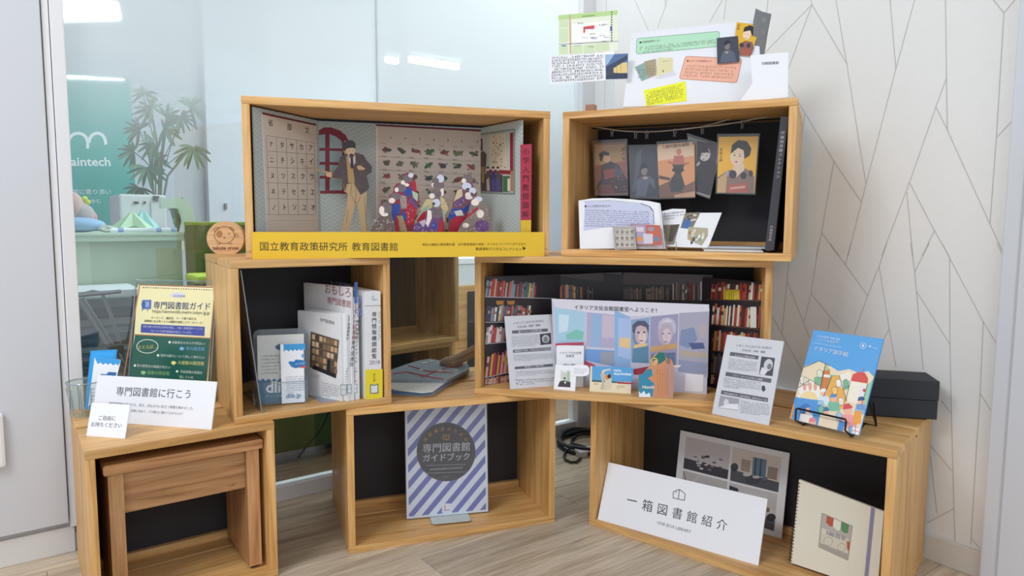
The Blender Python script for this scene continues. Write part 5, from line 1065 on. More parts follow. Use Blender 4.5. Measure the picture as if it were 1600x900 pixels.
# right wing with framed print
pnl, fr = FP[2]; Z6F = (640, 180, 4.737); p = Print(fr, Z6F)
p.poly([(430, 150), (782, 98), (782, 590), (430, 575)], '#7d8a86'); p.poly([(440, 160), (770, 110), (770, 575), (440, 560)], '#a9b0ac'); p.poly([(445, 175), (768, 122), (768, 570), (445, 560)], '#b8bab4')
p.poly([(445, 215), (488, 205), (490, 440), (470, 520), (445, 520)], '#b89468'); p.poly([(592, 150), (712, 132), (722, 405), (592, 400)], '#cfc2a8')
for j in range(40): p.ell(random.uniform(600, 710), random.uniform(160, 390), random.uniform(3, 8), random.uniform(2, 5), random.choice(animals), random.uniform(0, 90), 7, False)
p.y -= .00002; p.poly([(744, 130), (768, 126), (768, 410), (744, 408)], '#8c2030'); p.poly([(590, 402), (768, 410), (768, 440), (590, 432)], '#8c2030'); p.poly([(500, 432), (690, 440), (690, 570), (480, 560)], '#4c3c3c'); p.poly([(692, 450), (744, 448), (744, 568), (692, 568)], '#3c6a48'); p.poly([(495, 430), (530, 440), (540, 560), (490, 560)], '#3c5a3c')
p.poly([(505, 175), (540, 172), (542, 260), (512, 268)], '#6a2c34'); p.poly([(512, 185), (530, 184), (530, 230), (514, 232)], '#a9b0ac'); p.poly([(512, 290), (545, 262), (572, 290), (568, 360), (550, 520), (530, 520), (528, 380), (512, 350)], '#55463c'); p.poly([(532, 380), (556, 380), (552, 500), (536, 500)], '#9a7c4c')
for cx in (580, 620, 655):
    p.poly([(cx - 20, 565), (cx - 14, 430), (cx, 385), (cx + 16, 430), (cx + 26, 565)], random.choice(['#6a2c3c', '#3c3c6a', '#5a4a50'])); p.ell(cx, 400, 9, 13, '#dccabc'); p.ell(cx, 388, 10, 9, '#2c2628'); p.poly([(cx - 10, 480), (cx + 8, 460), (cx + 16, 560), (cx - 6, 560)], random.choice(['#a03444', '#4a4c8a', '#b8a8a0']))
p.poly([(726, 470), (744, 470), (744, 562), (726, 562)], '#d8ceb8'); p.poly([(748, 415), (768, 412), (768, 565), (748, 562)], '#a9785c')
p.out(pnl)
# teacher cut-out
ft = kf('F', -.09, .135, zF)
T_ = [(170, 205), (185, 188), (235, 185), (262, 205), (262, 245), (255, 275), (320, 295), (345, 335), (385, 380), (382, 425), (345, 445), (365, 535), (345, 560), (345, 640), (340, 750), (352, 860), (305, 860), (290, 750), (275, 660), (262, 655), (240, 750), (210, 860), (155, 860), (175, 790), (195, 690), (205, 580), (180, 565), (165, 468), (90, 470), (70, 455), (40, 425), (-120, 380), (-120, 374), (45, 412), (90, 425), (130, 385), (150, 310), (185, 290), (170, 255)]
o = sheet('teacher_cutout', ft, T_, mat('cut_card', '#b59a74', .6, var=.08), 'paper cut-out of a teacher in a dark jacket pointing', 'cut-out', o=Z4F, th=.0015)
p = Print(ft, Z4F); p.poly([(150, 310), (185, 288), (255, 275), (320, 295), (345, 335), (385, 380), (382, 425), (345, 445), (365, 535), (350, 558), (300, 590), (250, 500), (200, 510), (185, 568), (165, 468), (90, 466), (90, 428), (130, 385)], '#4c4040')
p.poly([(192, 300), (235, 320), (258, 500), (210, 500), (200, 380)], '#a98a58'); p.poly([(205, 290), (230, 330), (262, 290), (262, 350), (245, 380), (215, 350)], '#c9b8b4'); p.poly([(228, 315), (244, 315), (250, 385), (236, 400), (224, 380)], '#2c2838')
p.ell(228, 262, 34, 40, '#d8b894'); p.poly([(168, 250), (168, 205), (200, 186), (240, 186), (264, 210), (262, 250), (240, 240), (200, 246), (180, 268)], '#38302e'); p.ell(232, 293, 14, 9, '#2c2424'); p.ell(216, 262, 4, 3, '#2a2222'); p.ell(245, 262, 4, 3, '#2a2222'); p.line([(230, 262), (234, 278)], 2, '#a07c5c')
p.ell(66, 440, 24, 18, '#c89a74'); p.poly([(270, 380), (295, 370), (335, 395), (325, 405), (285, 405)], '#c89a74')
for j in range(26):
    x_ = random.uniform(140, 360); y_ = random.uniform(320, 540)
    if x_ > 262 or x_ < 190: p.line([(x_, y_), (x_ + random.uniform(-14, 14), y_ + 22)], 2, '#7d6c66', False)
p.y -= .00001
for l_ in ([(235, 510), (225, 580), (262, 650)], [(262, 655), (268, 560), (250, 510)], [(250, 640), (280, 650), (300, 600)], [(330, 600), (338, 750), (345, 850)], [(205, 700), (195, 800)]): p.line(l_, 2.2, '#6a4c2c')
p.line([(-120, 377), (60, 420)], 4, '#8c7050'); p.out(o)
# pupils
Zp = Z6F
BLU = '#28489c'; RED = '#b01e36'; PUR = '#6a457c'; GRY = '#75655f'; PAL = '#f0e6dd'; HR = '#75676a'; RIB = '#d3d9ea'
def pupil(zm, v, label, outline, base, parts, marks):
    f = kf('F', .1, v, zF); s_ = sheet('pupil_cutout', f, outline, mat('cut_card2', '#8a7a74', .6, var=.05), label, 'cut-out', 'pupil cut-outs of the diorama', o=zm, th=.0015)
    p = Print(f, zm); p.poly(outline, base)
    for q in parts:
        if len(q) == 5 and not isinstance(q[0], tuple): p.ell(*q[:4], q[4], 0, 12)
        else: p.poly(q[:-1], q[-1])
    for (xa, ya, xb, yb, n, cs) in marks:
        for j in range(n):
            x_ = random.uniform(xa, xb); y_ = random.uniform(ya, yb); p.line([(x_, y_), (x_ + random.uniform(-12, 12), y_ + random.uniform(6, 14))], 2.2, random.choice(cs), False)
        p.y -= .00001
    p.out(s_)
pupil(Z4F, .105, 'rear row of kimono pupil cut-outs left of centre', [(515, 860), (510, 700), (505, 640), (515, 590), (540, 575), (548, 530), (570, 505), (610, 500), (615, 450), (640, 425), (685, 432), (690, 470), (710, 500), (715, 560), (735, 600), (725, 680), (700, 780), (690, 860)], '#8c2a3c',
 [[(670, 480), (705, 485), (712, 560), (690, 560), RED], (650, 470, 40, 30, HR), (614, 500, 16, 18, PAL), (635, 516, 26, 13, PAL), (672, 445, 20, 18, RIB), [(615, 565), (645, 530), (682, 545), (678, 600), (640, 605), BLU], [(680, 558), (726, 582), (722, 640), (690, 610), '#a9c4a8'], [(660, 608), (700, 618), (724, 680), (690, 745), (650, 700), PUR], [(650, 640), (680, 660), (718, 700), (690, 805), (630, 815), (642, 700), RED], (602, 540, 37, 30, HR), (567, 552, 15, 18, PAL), [(588, 588), (640, 600), (642, 690), (600, 695), '#a4958e'], (560, 602, 40, 28, HR), (532, 632, 25, 21, PAL), [(525, 660), (590, 656), (590, 735), (560, 742), (545, 845), (515, 785), (518, 690), BLU], [(602, 700), (640, 740), (640, 785), (610, 765), BLU], [(568, 745), (612, 745), (645, 860), (592, 860), '#b09c78'], [(556, 762), (578, 762), (590, 860), (556, 860), RED]],
 [(590, 590, 640, 690, 16, ['#5c4c4c']), (650, 620, 715, 720, 14, ['#d8b8c8', '#3c2c4c']), (570, 750, 630, 855, 10, ['#5c4a3c']), (640, 700, 700, 800, 8, ['#f0d8d0'])])
pupil(Z4F, .072, 'front left pupil cut-out in a grey patterned kimono', [(372, 860), (400, 810), (432, 765), (448, 742), (436, 705), (446, 665), (475, 635), (510, 640), (530, 680), (530, 740), (548, 790), (560, 860)], '#6c5c58',
 [(495, 690, 40, 44, HR), (457, 705, 20, 32, PAL), (478, 735, 28, 14, PAL)], [(395, 765, 545, 850, 70, ['#e6dcd6', '#4c3c3c', '#e6dcd6']), (470, 650, 525, 730, 22, ['#5a4c4e', '#8c7e80'])])
pupil(Z6F, .105, 'middle rear pupil cut-outs with pale hair ribbons', [(60, 862), (40, 790), (70, 710), (110, 650), (150, 610), (152, 560), (165, 510), (172, 470), (205, 440), (250, 445), (258, 490), (248, 540), (258, 600), (285, 680), (275, 740), (262, 862)], '#8a7a70',
 [(228, 470, 28, 30, RIB), (192, 485, 26, 22, HR), (174, 518, 13, 16, PAL), (215, 520, 44, 24, HR), (240, 570, 14, 30, PAL), [(228, 600), (258, 620), (288, 690), (260, 740), (232, 700), '#cdbb8c'], [(232, 690), (262, 700), (262, 790), (236, 790), '#9cb49a'], (192, 582, 44, 36, HR), (166, 598, 22, 20, PAL), [(75, 700), (125, 620), (185, 625), (160, 690), (110, 720), '#cbb98c'], [(40, 790), (95, 690), (150, 660), (130, 720), (60, 800), '#9cb49a'], (198, 650, 29, 31, RIB), (178, 655, 12, 12, '#5c4c50'), [(190, 760), (235, 680), (262, 862), (200, 862), RED], [(50, 780), (90, 725), (135, 700), (125, 770), (60, 800), RED]],
 [(180, 560, 230, 610, 16, ['#5a4c4e', '#908284']), (80, 640, 140, 710, 8, ['#8c7a50']), (235, 610, 275, 700, 8, ['#8c7a50'])])
pupil(Z6F, .065, 'front middle pupil cut-out in a purple and blue robe', [(15, 862), (35, 810), (75, 780), (115, 770), (130, 700), (165, 690), (200, 685), (240, 700), (245, 750), (225, 790), (235, 862)], PUR,
 [(203, 725, 42, 40, HR), [(132, 700), (160, 705), (165, 760), (135, 830), (120, 800), (130, 750), PAL], [(70, 790), (115, 770), (120, 800), (100, 830), '#cbb4c4'], [(165, 800), (195, 790), (205, 830), (160, 840), BLU], [(215, 790), (240, 770), (252, 862), (210, 862), RED]],
 [(25, 800, 200, 858, 50, ['#e4d4e4', '#3a2a50', '#4a68b4']), (170, 695, 238, 755, 22, ['#564849', '#8e8082'])])
pupil(Z6F, .10, 'right rear pupil cut-outs in blue and red', [(285, 862), (290, 740), (315, 690), (325, 620), (355, 560), (385, 530), (386, 470), (405, 440), (450, 440), (468, 480), (468, 515), (490, 550), (492, 600), (470, 660), (455, 700), (430, 760), (400, 862)], '#7c4c5c',
 [(430, 470, 38, 32, HR), (402, 487, 17, 20, PAL), [(325, 640), (352, 560), (388, 540), (392, 600), '#cfbf9c'], (422, 527, 36, 28, RIB), (432, 550, 18, 12, '#5c4c50'), (466, 560, 27, 25, RIB), (459, 582, 12, 10, '#5c4c50'), (432, 592, 22, 22, PAL), (440, 610, 28, 14, PAL), [(326, 665), (400, 588), (418, 632), (352, 680), PUR], [(288, 775), (290, 735), (312, 692), (400, 690), (452, 645), (455, 690), (405, 725), (310, 770), BLU], [(330, 712), (380, 700), (402, 742), (345, 745), '#ddd6c8'], [(288, 862), (308, 780), (340, 748), (425, 752), (385, 862), RED]],
 [(335, 620, 410, 670, 22, ['#d8c8dc', '#3a2a50']), (300, 700, 440, 740, 10, ['#d8dcec'])])
pupil(Z6F, .062, 'front right pupil cut-out crouching in grey and purple', [(355, 862), (385, 800), (425, 760), (440, 690), (455, 640), (480, 600), (525, 610), (540, 645), (580, 680), (592, 740), (600, 800), (598, 862)], '#85766e',
 [(508, 622, 30, 20, RIB), (485, 645, 30, 26, PAL), [(418, 745), (500, 678), (508, 695), (430, 758), RED], (522, 730, 28, 32, PAL), (415, 815, 24, 18, PAL), (535, 820, 56, 46, PUR)],
 [(440, 680, 590, 780, 60, ['#5c4c48', '#c4b8b0']), (370, 800, 480, 855, 30, ['#4c3c3c', '#d8ccc4']), (485, 785, 590, 858, 30, ['#c8b4d4', '#3a2448'])])
# yellow band and red bookmark
YB = mat('yellow_card', '#e9c02c', .5, var=.05)
yf = kf('F', 0, -.0025, 2 * H)
yb0 = yf.l(394.5, 400)[0]; yb1 = yf.l(850.5, 400)[0]; yt = yf.l(600, 362.5)[1]
o = sheet('yellow_title_band', yf, None, YB, 'long yellow title band across the front of the diorama crate', 'sign', th=.0015, local=[(yb0, .0), (yb1, .0), (yb1, yt), (yb0, yt)])
p = Print(yf); p.text('国立教育政策研究所', 405.5, 390.5, 543, 391, '#2c2410', .004, 1); p.text('教育図書館', 550, 391, 622, 391, '#2c2410', .004)
p.text('明治の錦絵の教育教科書　近代教育掛図の掲覧・デジタルライブラリができます', 660, 384, 822, 383, '#8a6c18', .01); p.text('教育資料デジタルコレクション', 743, 391, 815, 391, '#6a5210', .015); p.poly([(817, 385), (822, 388), (817, 391)], '#3c2c08'); p.out(o)
rf = kf('F', .305, .012, zF)
rq = [(813.5, 226), (831, 225), (829.5, 361), (813.5, 363)]
o = sheet('red_title_strip', rf, [(813.3, 226), (831, 225), (829.8, 364), (813.5, 364)], mat('red_card', '#b02a48', .5, var=.06), 'tall red title strip beside the diorama', 'sign', th=.0015)
p = Print(rf, Z6F); p.vtext('小学入門教授図解', 862, 235, 857, 765, '#5e2438', .02, .8); p.poly([(822, 778), (900, 776), (898, 868), (822, 868)], '#e0b830'); p.out(o)
# ---------------------------------------------------------------- crate G contents
zG = zF; Z8G = (870, 160, 3.6)
sf = kf('G', 0, .16, 0)
sl = lambda x, y: (sf.l(870 + x / 3.6, 160 + y / 3.6)[0], 0, sf.l(870 + x / 3.6, 160 + y / 3.6)[1])
stn = empty('hanging_string', kp('G', 0, .16, 0), R(CR['G'][2]), 'pale string strung across the upper right crate', 'string')
pts = [(183, 130), (250, 143), (312, 154), (370, 161), (445, 165), (508, 166), (580, 163), (665, 155), (740, 146), (820, 138), (900, 130), (970, 120), (1045, 108), (1110, 94), (1190, 80)]
SC = mat('pale_string', '#b9aea4', .7)
MB().tube([(sl(x, y)[0], -(.0) + (0 if i else .03), sl(x, y)[2] if i else sl(x, y)[2]) for i, (x, y) in enumerate(pts)], .0018, 6).out('strand', SC, stn, smooth=True)
MB().tube([(sl(x, y)[0], .004, sl(x, y)[2]) for x, y in [(700, 153), (790, 140), (870, 122), (930, 105), (985, 88)]], .0016, 6).out('strand', SC, stn, smooth=True)
CL = mat('clip_metal', '#a8a8a8', .3, .7)
clip0 = None
CLB = ['clip holding the leftmost postcard', 'left clip above the dark blue postcard', 'right clip above the dark blue postcard', 'clip holding the orange postcard', 'clip holding the tilted black portrait postcard', 'clip holding the yellow portrait postcard']
for i, (x, y) in enumerate([(312, 154), (445, 166), (508, 166), (665, 155), (820, 139), (1045, 108)]):
    P = sl(x, y); lo = kp('G', P[0], .158, P[2])
    if clip0 is None:
        c = empty('wire_clip', lo, R(CR['G'][2]), CLB[i], 'clip', 'small clips on the string')
        m1 = MB().tube([(0, 0, .003), (-.0035, 0, -.004), (-.0015, 0, -.011), (-.003, 0, -.018)], .0011, 5).tube([(0, 0, .003), (.0035, 0, -.004), (.0015, 0, -.011), (.003, 0, -.018)], .0011, 5); m1.out('jaws', CL, c); MB().tube([(.0025 * math.cos(a), -.001, -.010 + .0025 * math.sin(a)) for a in [j * 2 * math.pi / 8 for j in range(8)]], .0008, 4, True).out('spring', CL, c); clip0 = c
    else:
        c = clip0.copy(); C.objects.link(c); c.location = lo; c['label'] = CLB[i]
        for ch in clip0.children: d_ = ch.copy(); C.objects.link(d_); d_.parent = c
CARDB = mat('card_back', '#6a5848', .6)
def hung(px, v, bg, label, draw, dyaw=0):
    f = kf('G', 0, v, 0, dyaw)
    o = sheet('portrait_postcard', f, px, SLEEVE, label, 'postcard', 'postcards hung on the string', o=Z8G, th=.0004)
    cx = sum(a for a, b in px) / 4; cy = sum(b for a, b in px) / 4
    inn_ = [(cx + (a - cx) * .93, cy + (b - cy) * .93 + 4) for a, b in px]
    p = Print(f, Z8G); p.y = -.0006; p.poly(inn_, bg); draw(p); p.out(o, 'printed_card', GLOSSY)
    me = MB(); me.prism([f.l(870 + a / 3.6, 160 + b / 3.6) for a, b in px], -.0042, -.0040); me.out('sleeve_front', SLEEVE, o)
def d1(p):
    p.poly([(215, 350), (395, 320), (400, 515), (225, 518)], '#8c564a'); p.poly([(218, 240), (380, 235), (390, 330), (216, 355)], '#a58458')
    p.poly([(250, 355), (300, 330), (345, 350), (400, 440), (398, 512), (230, 515), (225, 470), (248, 430)], '#3a2c34'); p.ell(280, 312, 22, 28, '#c49a7c', -15); p.poly([(245, 330), (238, 290), (262, 272), (295, 282), (296, 300), (265, 298), (256, 330)], '#221a1c'); p.poly([(262, 380), (325, 372), (330, 420), (270, 432)], '#8c3a38'); p.poly([(330, 350), (370, 390), (350, 440), (320, 400)], '#4a4a5c'); p.poly([(235, 470), (300, 460), (330, 510), (232, 514)], '#6c3434'); p.vtext('美人画', 372, 250, 378, 330, '#4c342c', .02)
    for j in range(14): p.ell(random.uniform(250, 390), random.uniform(390, 505), 5, 3, random.choice(['#9a5048', '#5a5468', '#a88a70']), 0, 7, False)
def d2(p):
    p.poly([(415, 250), (570, 246), (572, 530), (420, 530)], '#3c404c'); p.poly([(450, 280), (480, 260), (470, 360), (440, 500), (425, 500)], '#505664'); p.ell(492, 385, 18, 26, '#8a7c78'); p.poly([(470, 385), (475, 350), (500, 342), (515, 365), (505, 368), (485, 372)], '#24242c'); p.poly([(450, 440), (480, 415), (520, 412), (548, 440), (560, 528), (445, 528)], '#5c6474'); p.ell(498, 425, 14, 8, '#b8a494'); p.ell(496, 424, 4, 4, '#c87a60'); p.poly([(520, 450), (560, 500), (560, 528), (500, 528)], '#38404e')
def d3(p):
    p.poly([(565, 250), (775, 235), (778, 535), (578, 538)], '#d89a6c'); p.poly([(568, 250), (772, 238), (772, 300), (570, 330)], '#dcc0a4'); p.poly([(575, 410), (640, 425), (640, 440), (575, 430)], '#5c4438'); p.poly([(575, 470), (640, 440), (700, 480), (778, 440), (779, 535), (578, 538)], '#7c5a4c')
    p.ell(687, 278, 15, 18, '#c8846c'); p.poly([(660, 300), (712, 298), (718, 340), (745, 336), (748, 345), (715, 352), (655, 352), (622, 340), (625, 332), (655, 336)], '#b87060'); p.poly([(650, 350), (720, 348), (700, 400), (722, 470), (700, 505), (645, 505), (630, 460), (665, 395)], '#4a4444'); p.ell(682, 380, 34, 16, '#343438'); p.poly([(645, 420), (705, 425), (712, 490), (640, 500)], '#3c3c44'); p.poly([(660, 520), (776, 500), (778, 530), (664, 536)], '#c49878'); p.text('三越呉服店謹製', 590, 260, 745, 244, '#3c2c28', .02)
def d4(p):
    p.poly([(790, 215), (918, 240), (860, 525), (782, 500)], '#2c2c32'); p.ell(832, 292, 32, 38, '#c9c4bc', 8); p.poly([(795, 310), (792, 272), (812, 250), (848, 256), (862, 290), (850, 282), (815, 285), (806, 318)], '#18181c'); p.ell(820, 295, 4, 2.5, '#222222'); p.ell(843, 300, 4, 2.5, '#222222'); p.ell(826, 320, 6, 3, '#5a3c3c'); p.poly([(790, 370), (830, 335), (880, 320), (905, 360), (862, 520), (785, 500)], '#222228'); p.poly([(782, 350), (802, 330), (806, 345), (790, 362)], '#b8b0a8'); p.poly([(858, 316), (880, 305), (884, 325), (862, 330)], '#3a3434')
def d5(p):
    p.poly([(912, 195), (1130, 192), (1112, 512), (905, 508)], '#f0b92e')
    p.poly([(905, 420), (960, 385), (1040, 365), (1090, 385), (1112, 420), (1108, 512), (905, 508)], '#8c7468'); p.poly([(908, 430), (960, 390), (950, 508), (905, 508)], '#c9a878'); p.poly([(1005, 340), (1055, 345), (1055, 380), (1010, 420), (985, 385)], '#e8cdb4'); p.ell(1015, 305, 40, 52, '#ecd2b8', 8); p.poly([(978, 290), (985, 240), (1020, 212), (1070, 218), (1095, 260), (1085, 300), (1055, 318), (1052, 270), (1020, 255)], '#2c2624')
    p.ell(1000, 298, 6, 3, '#2c2220'); p.ell(1030, 302, 6, 3, '#2c2220'); p.ell(1010, 335, 8, 4, '#b84c40'); p.line([(994, 288), (1006, 286)], 2, '#3c3028'); p.line([(1022, 288), (1038, 292)], 2, '#3c3028')
    p.ell(990, 405, 22, 24, '#342c34'); p.ell(1050, 412, 18, 20, '#342c34'); p.ell(1092, 400, 12, 18, '#3c3438'); p.ell(960, 400, 10, 14, '#a8a8b8'); p.poly([(962, 465), (1070, 450), (1075, 505), (960, 508)], '#b86058'); p.poly([(975, 478), (1060, 468), (1060, 482), (975, 490)], '#d8a890'); p.vtext('御園石鹸', 925, 255, 923, 335, '#7c5c24', .03)
hung([(200, 215), (398, 205), (405, 525), (212, 528)], .150, '#84634a', 'leftmost hung postcard of a seated woman in a dark kimono', d1)
hung([(402, 240), (568, 236), (577, 546), (412, 542)], .146, '#4a4e58', 'dark blue hung postcard with a faint draped figure', d2)
hung([(562, 222), (772, 205), (781, 538), (575, 546)], .135, '#dcb48c', 'orange hung postcard with a small figure raising both arms', d3)
hung([(732, 172), (930, 235), (862, 545), (765, 512)], .146, '#8f8c88', 'tilted hung postcard with a woman in black', d4)
hung([(903, 178), (1143, 175), (1118, 520), (893, 515)], .138, '#f0b92e', 'yellow hung postcard of a woman in a flowered kimono', d5)
# open booklet standing at left
fb = kf('G', -.16, .028, zG + .0, 3, 6)
def curved(name, fr, top, bot, bulge, m, label, cat, zm, group=None, th=.0006, nseg=10):
    # sheet curved towards the viewer: top and bottom polylines in pixels share an x parameter
    mb = MB(); A = [];
    for j in range(nseg + 1):
        k = j / nseg
        def along(pl): 
            t = k * (len(pl) - 1); i = min(int(t), len(pl) - 2); q = t - i; return (pl[i][0] + (pl[i + 1][0] - pl[i][0]) * q, pl[i][1] + (pl[i + 1][1] - pl[i][1]) * q)
        a = along(top); b = along(bot); la = fr.l(zm[0] + a[0] / zm[2], zm[1] + a[1] / zm[2]); lb = fr.l(zm[0] + b[0] / zm[2], zm[1] + b[1] / zm[2]); y = bulge * math.sin(math.pi * k)
        A.append([mb.bm.verts.new((la[0], y, la[1])), mb.bm.verts.new((lb[0], y, max(lb[1], 0))), mb.bm.verts.new((lb[0], y + th * 3, max(lb[1], 0))), mb.bm.verts.new((la[0], y + th * 3, la[1]))])
    for P, Q in zip(A, A[1:]):
        for e in range(4): mb.bm.faces.new([P[e], P[(e + 1) % 4], Q[(e + 1) % 4], Q[e]])
    mb.bm.faces.new(A[0][::-1]); mb.bm.faces.new(A[-1])
    return tag(mb.out(name, m, None, fr.org, fr.rot), label, cat, group)
o = curved('open_booklet', fb, [(122, 552), (200, 540), (300, 538), (420, 545), (520, 555), (582, 568)], [(130, 824), (360, 822), (612, 824)], .0, WHITE, 'open white booklet with a lilac text panel standing in the upper right crate', 'booklet', Z8G)
p = Print(fb, Z8G); p.poly([(158, 560), (300, 552), (480, 572), (530, 598), (545, 640), (540, 712), (300, 700), (150, 722)], '#c9cee8'); bd = [(152, 556), (300, 550), (470, 568), (520, 586), (540, 612), (545, 690)]
for (a, b_) in zip(bd, bd[1:]):
    for k in range(14): p.rect(a[0] + (b_[0] - a[0]) * k / 14, a[1] + (b_[1] - a[1]) * k / 14 - 1.5, a[0] + (b_[0] - a[0]) * k / 14 + 5, a[1] + (b_[1] - a[1]) * k / 14 + 2, '#2c3450', False)
p.y -= .00002; p.text('■どんな資料があるの？', 156, 590, 312, 588, '#2c2c38', .02); p.blur(160, 600, 520, 700, 8, '#5c6070', dy=12); p.line([(575, 570), (602, 822)], 4, '#c9c9d2'); p.out(o)
f = kf('G', -.10, .012, zG, 0, 8)
o = sheet('small_picture_card', f, [(314, 700), (438, 698), (448, 826), (325, 828)], mat('grey_cartoon', '#b0aaa2', .5), 'small grey cartoon card in a clear holder before the open booklet', 'card', 'small cards in front of the booklets', o=Z8G)
p = Print(f, Z8G); p.poly([(320, 706), (434, 704), (442, 820), (330, 822)], '#c4beb4')
for r_ in range(3):
    for c_ in range(4): p.ell(340 + c_ * 28, 728 + r_ * 36, 10, 12, '#8c867c', 0, 10, False); p.ell(340 + c_ * 28, 722 + r_ * 36, 6, 5, '#dcd8ce', 0, 8, False)
p.y -= .00002; p.loop([(324, 710), (432, 708), (438, 818), (334, 820)], 3, '#7a746c')
for y_ in (745, 780): p.line([(326, y_), (436, y_ - 2)], 2, '#7a746c')
p.out(o)
f = kf('G', -.05, .018, zG, 0, 8)
o = sheet('small_picture_card', f, [(414, 682), (582, 692), (592, 802), (440, 800)], mat('card_purple', '#b8635a', .5), 'small colourful picture card right of the grey cartoon card', 'card', 'small cards in front of the booklets', o=Z8G)
p = Print(f, Z8G); p.poly([(418, 686), (500, 690), (505, 798), (444, 796)], '#a89ab4'); p.poly([(500, 690), (580, 696), (588, 798), (505, 798)], '#c0624e'); p.ell(466, 770, 18, 14, '#e09040'); p.poly([(486, 738), (540, 740), (540, 795), (490, 795)], '#cfcad6'); p.ell(560, 768, 14, 16, '#5a88b0'); p.poly([(440, 700), (490, 702), (488, 728), (446, 726)], '#d8c8d8'); p.ell(530, 712, 20, 12, '#9a94a8'); p.out(o)
# open photo book
f = kf('G', .03, .06, zG, 0, 18)
o = curved('photo_book', f, [(590, 612), (650, 598), (725, 600)], [(615, 810), (665, 812), (715, 815)], .0, WHITE, 'open photo book with shelf pictures, wire stand in front', 'book', Z8G)
pg = sheet('page', f, [(722, 622), (928, 620), (850, 818), (715, 815)], WHITE, o=Z8G, parent=o, th=.002)
p = Print(f, Z8G); p.y = -.0008; p.blur(600, 620, 715, 665, 3, '#7a8090', dy=-12); p.poly([(600, 690), (690, 686), (660, 800), (618, 800)], '#8c8474'); p.poly([(640, 690), (692, 686), (650, 785), (628, 785)], '#4c4638'); p.poly([(722, 622), (808, 618), (762, 712), (696, 706)], '#7c7464'); p.poly([(718, 660), (760, 655), (748, 712), (702, 706)], '#3c68a8'); p.poly([(740, 700), (850, 708), (850, 750), (815, 806), (735, 770)], '#b0a890')
for j in range(16): x_ = random.uniform(742, 830); y_ = random.uniform(712, 785); p.poly([(x_, y_), (x_ + 12, y_ - 4), (x_ + 10, y_ + 14), (x_ - 2, y_ + 18)], random.choice(['#e0d8c0', '#2c2824', '#c88c44', '#7c98a8', '#f0ece0']), False)
for j in range(12): x_ = random.uniform(712, 790); y_ = random.uniform(626, 660); p.poly([(x_, y_), (x_ + 12, y_ - 2), (x_ + 8, y_ + 8), (x_ - 2, y_ + 10)], random.choice(['#3c3830', '#a89878', '#d8d0b8']), False)
p.out(o)
mb = MB(); 
fw = kf('G', .0, .028, zG, 0, 0)
for xs in ((618, 672),):
    q = [fw.l(870 + x / 3.6, 160 + y / 3.6) for x, y in ((xs[0], 812), (xs[0] + 2, 786), (xs[1], 786), (xs[1], 812))]
    mb.tube([(q[0][0], 0, .002), (q[1][0], 0, q[1][1]), (q[2][0], 0, q[2][1]), (q[3][0], 0, .002)], .0012, 6)
sw = mb.out('wire_holder', CL, None, fw.org, fw.rot); tag(sw, 'tiny metal wire holder in front of the photo book', 'holder')
# paper stack and tall book
stk = zpoly('G', [(898, 822), (1156, 826), (1160, 806), (905, 806)], zG + .002, Z8G)
for i in range(3):
    o = box('booklet', (.075, .06, 0), (.215, .17, .0038), [WHITE, mat('booklet_grey', '#9a9690', .5), mat('booklet_pale', '#c9ced8', .5)][i], None, .0004, kp('G', .004 * i * (-1) ** i, 0, zG + .004 * i), (0, 0, R(CR['G'][2])))
    tag(o, ['lowest thin white booklet of the flat pile', 'grey booklet in the middle of the flat pile', 'pale booklet on top of the flat pile'][i], 'booklet', 'flat pile of booklets in the upper right crate')
f = kf('G', .215, .03, zG, 0, 0)
o = sheet('collection_book', f, [(1195 + 0, 391), (1209, 391), (1232, 182), (1220, 182)], mat('book_charcoal', '#3a3a42', .5, var=.03), 'tall charcoal collection book leaning at the right inner wall', 'book', th=.20)
p = Print(f); p.vtext('印刷図書館コレクション', 1223.5, 204, 1215, 279, '#d6d6da', .03, .85); p.vtext('印刷図書館', 1206, 352, 1203, 377, '#c6c6ca', .02); p.out(o, 'spine_print')
# ---------------------------------------------------------------- on top of crate G
zT = 3 * H; Z7T = (860, 0, 4.0)
f = Frame(kp('G', 0.02, .06, zT), R(-21), R(15)); 
o = sheet('collage_board', f, [(455, 668), (508, 205), (1298, 122), (1310, 355), (1265, 640)], BOARD, 'large white collage board leaning on top of the upper right crate', 'board', o=Z7T, th=.004)
p = Print(f, Z7T)
def rrect(a, b, c, d, col, bc, r=.1):
    q = [a, b, c, d]; out = []
    for i in range(4):
        P, Q, N_ = Vector(q[i]), Vector(q[i - 1]), Vector(q[(i + 1) % 4]); d1_ = (Q - P).normalized() * 16; d2_ = (N_ - P).normalized() * 16
        for k in range(5): t = k / 4; out.append(tuple((P + d1_) * (1 - t) ** 2 + P * 2 * t * (1 - t) + (P + d2_) * t * t))
    p.poly(out, col); p.loop(out, 3, bc)
rrect((540, 242), (1056, 196), (1056, 290), (536, 338), '#b6e2c2', '#6a9a78')
p.text('■印刷図書館とは', 556, 272, 682, 258, '#2c3430', .02); p.blur(556, 290, 1035, 300, 1, '#7f9a8a', 1.0, dy=-48); p.blur(556, 304, 1035, 314, 1, '#7f9a8a', 1.0, dy=-48); p.blur(580, 318, 760, 328, 1, '#7f9a8a', 1.0, dy=-20)
p.poly([(527, 420), (590, 390), (618, 488), (570, 508)], '#8fa8a0'); p.poly([(585, 385), (660, 368), (665, 470), (612, 490)], '#a89a80'); p.poly([(672, 362), (765, 360), (765, 460), (660, 478)], '#e0d8a8'); p.blur(600, 410, 650, 470, 4, '#6c6048'); p.blur(545, 430, 595, 490, 4, '#5c7068'); p.poly([(765, 440), (788, 466), (690, 490), (640, 492)], '#d8d8e0'); p.line([(700, 385), (735, 382)], 3, '#a89868'); p.ell(705, 445, 5, 8, '#8c7c58')
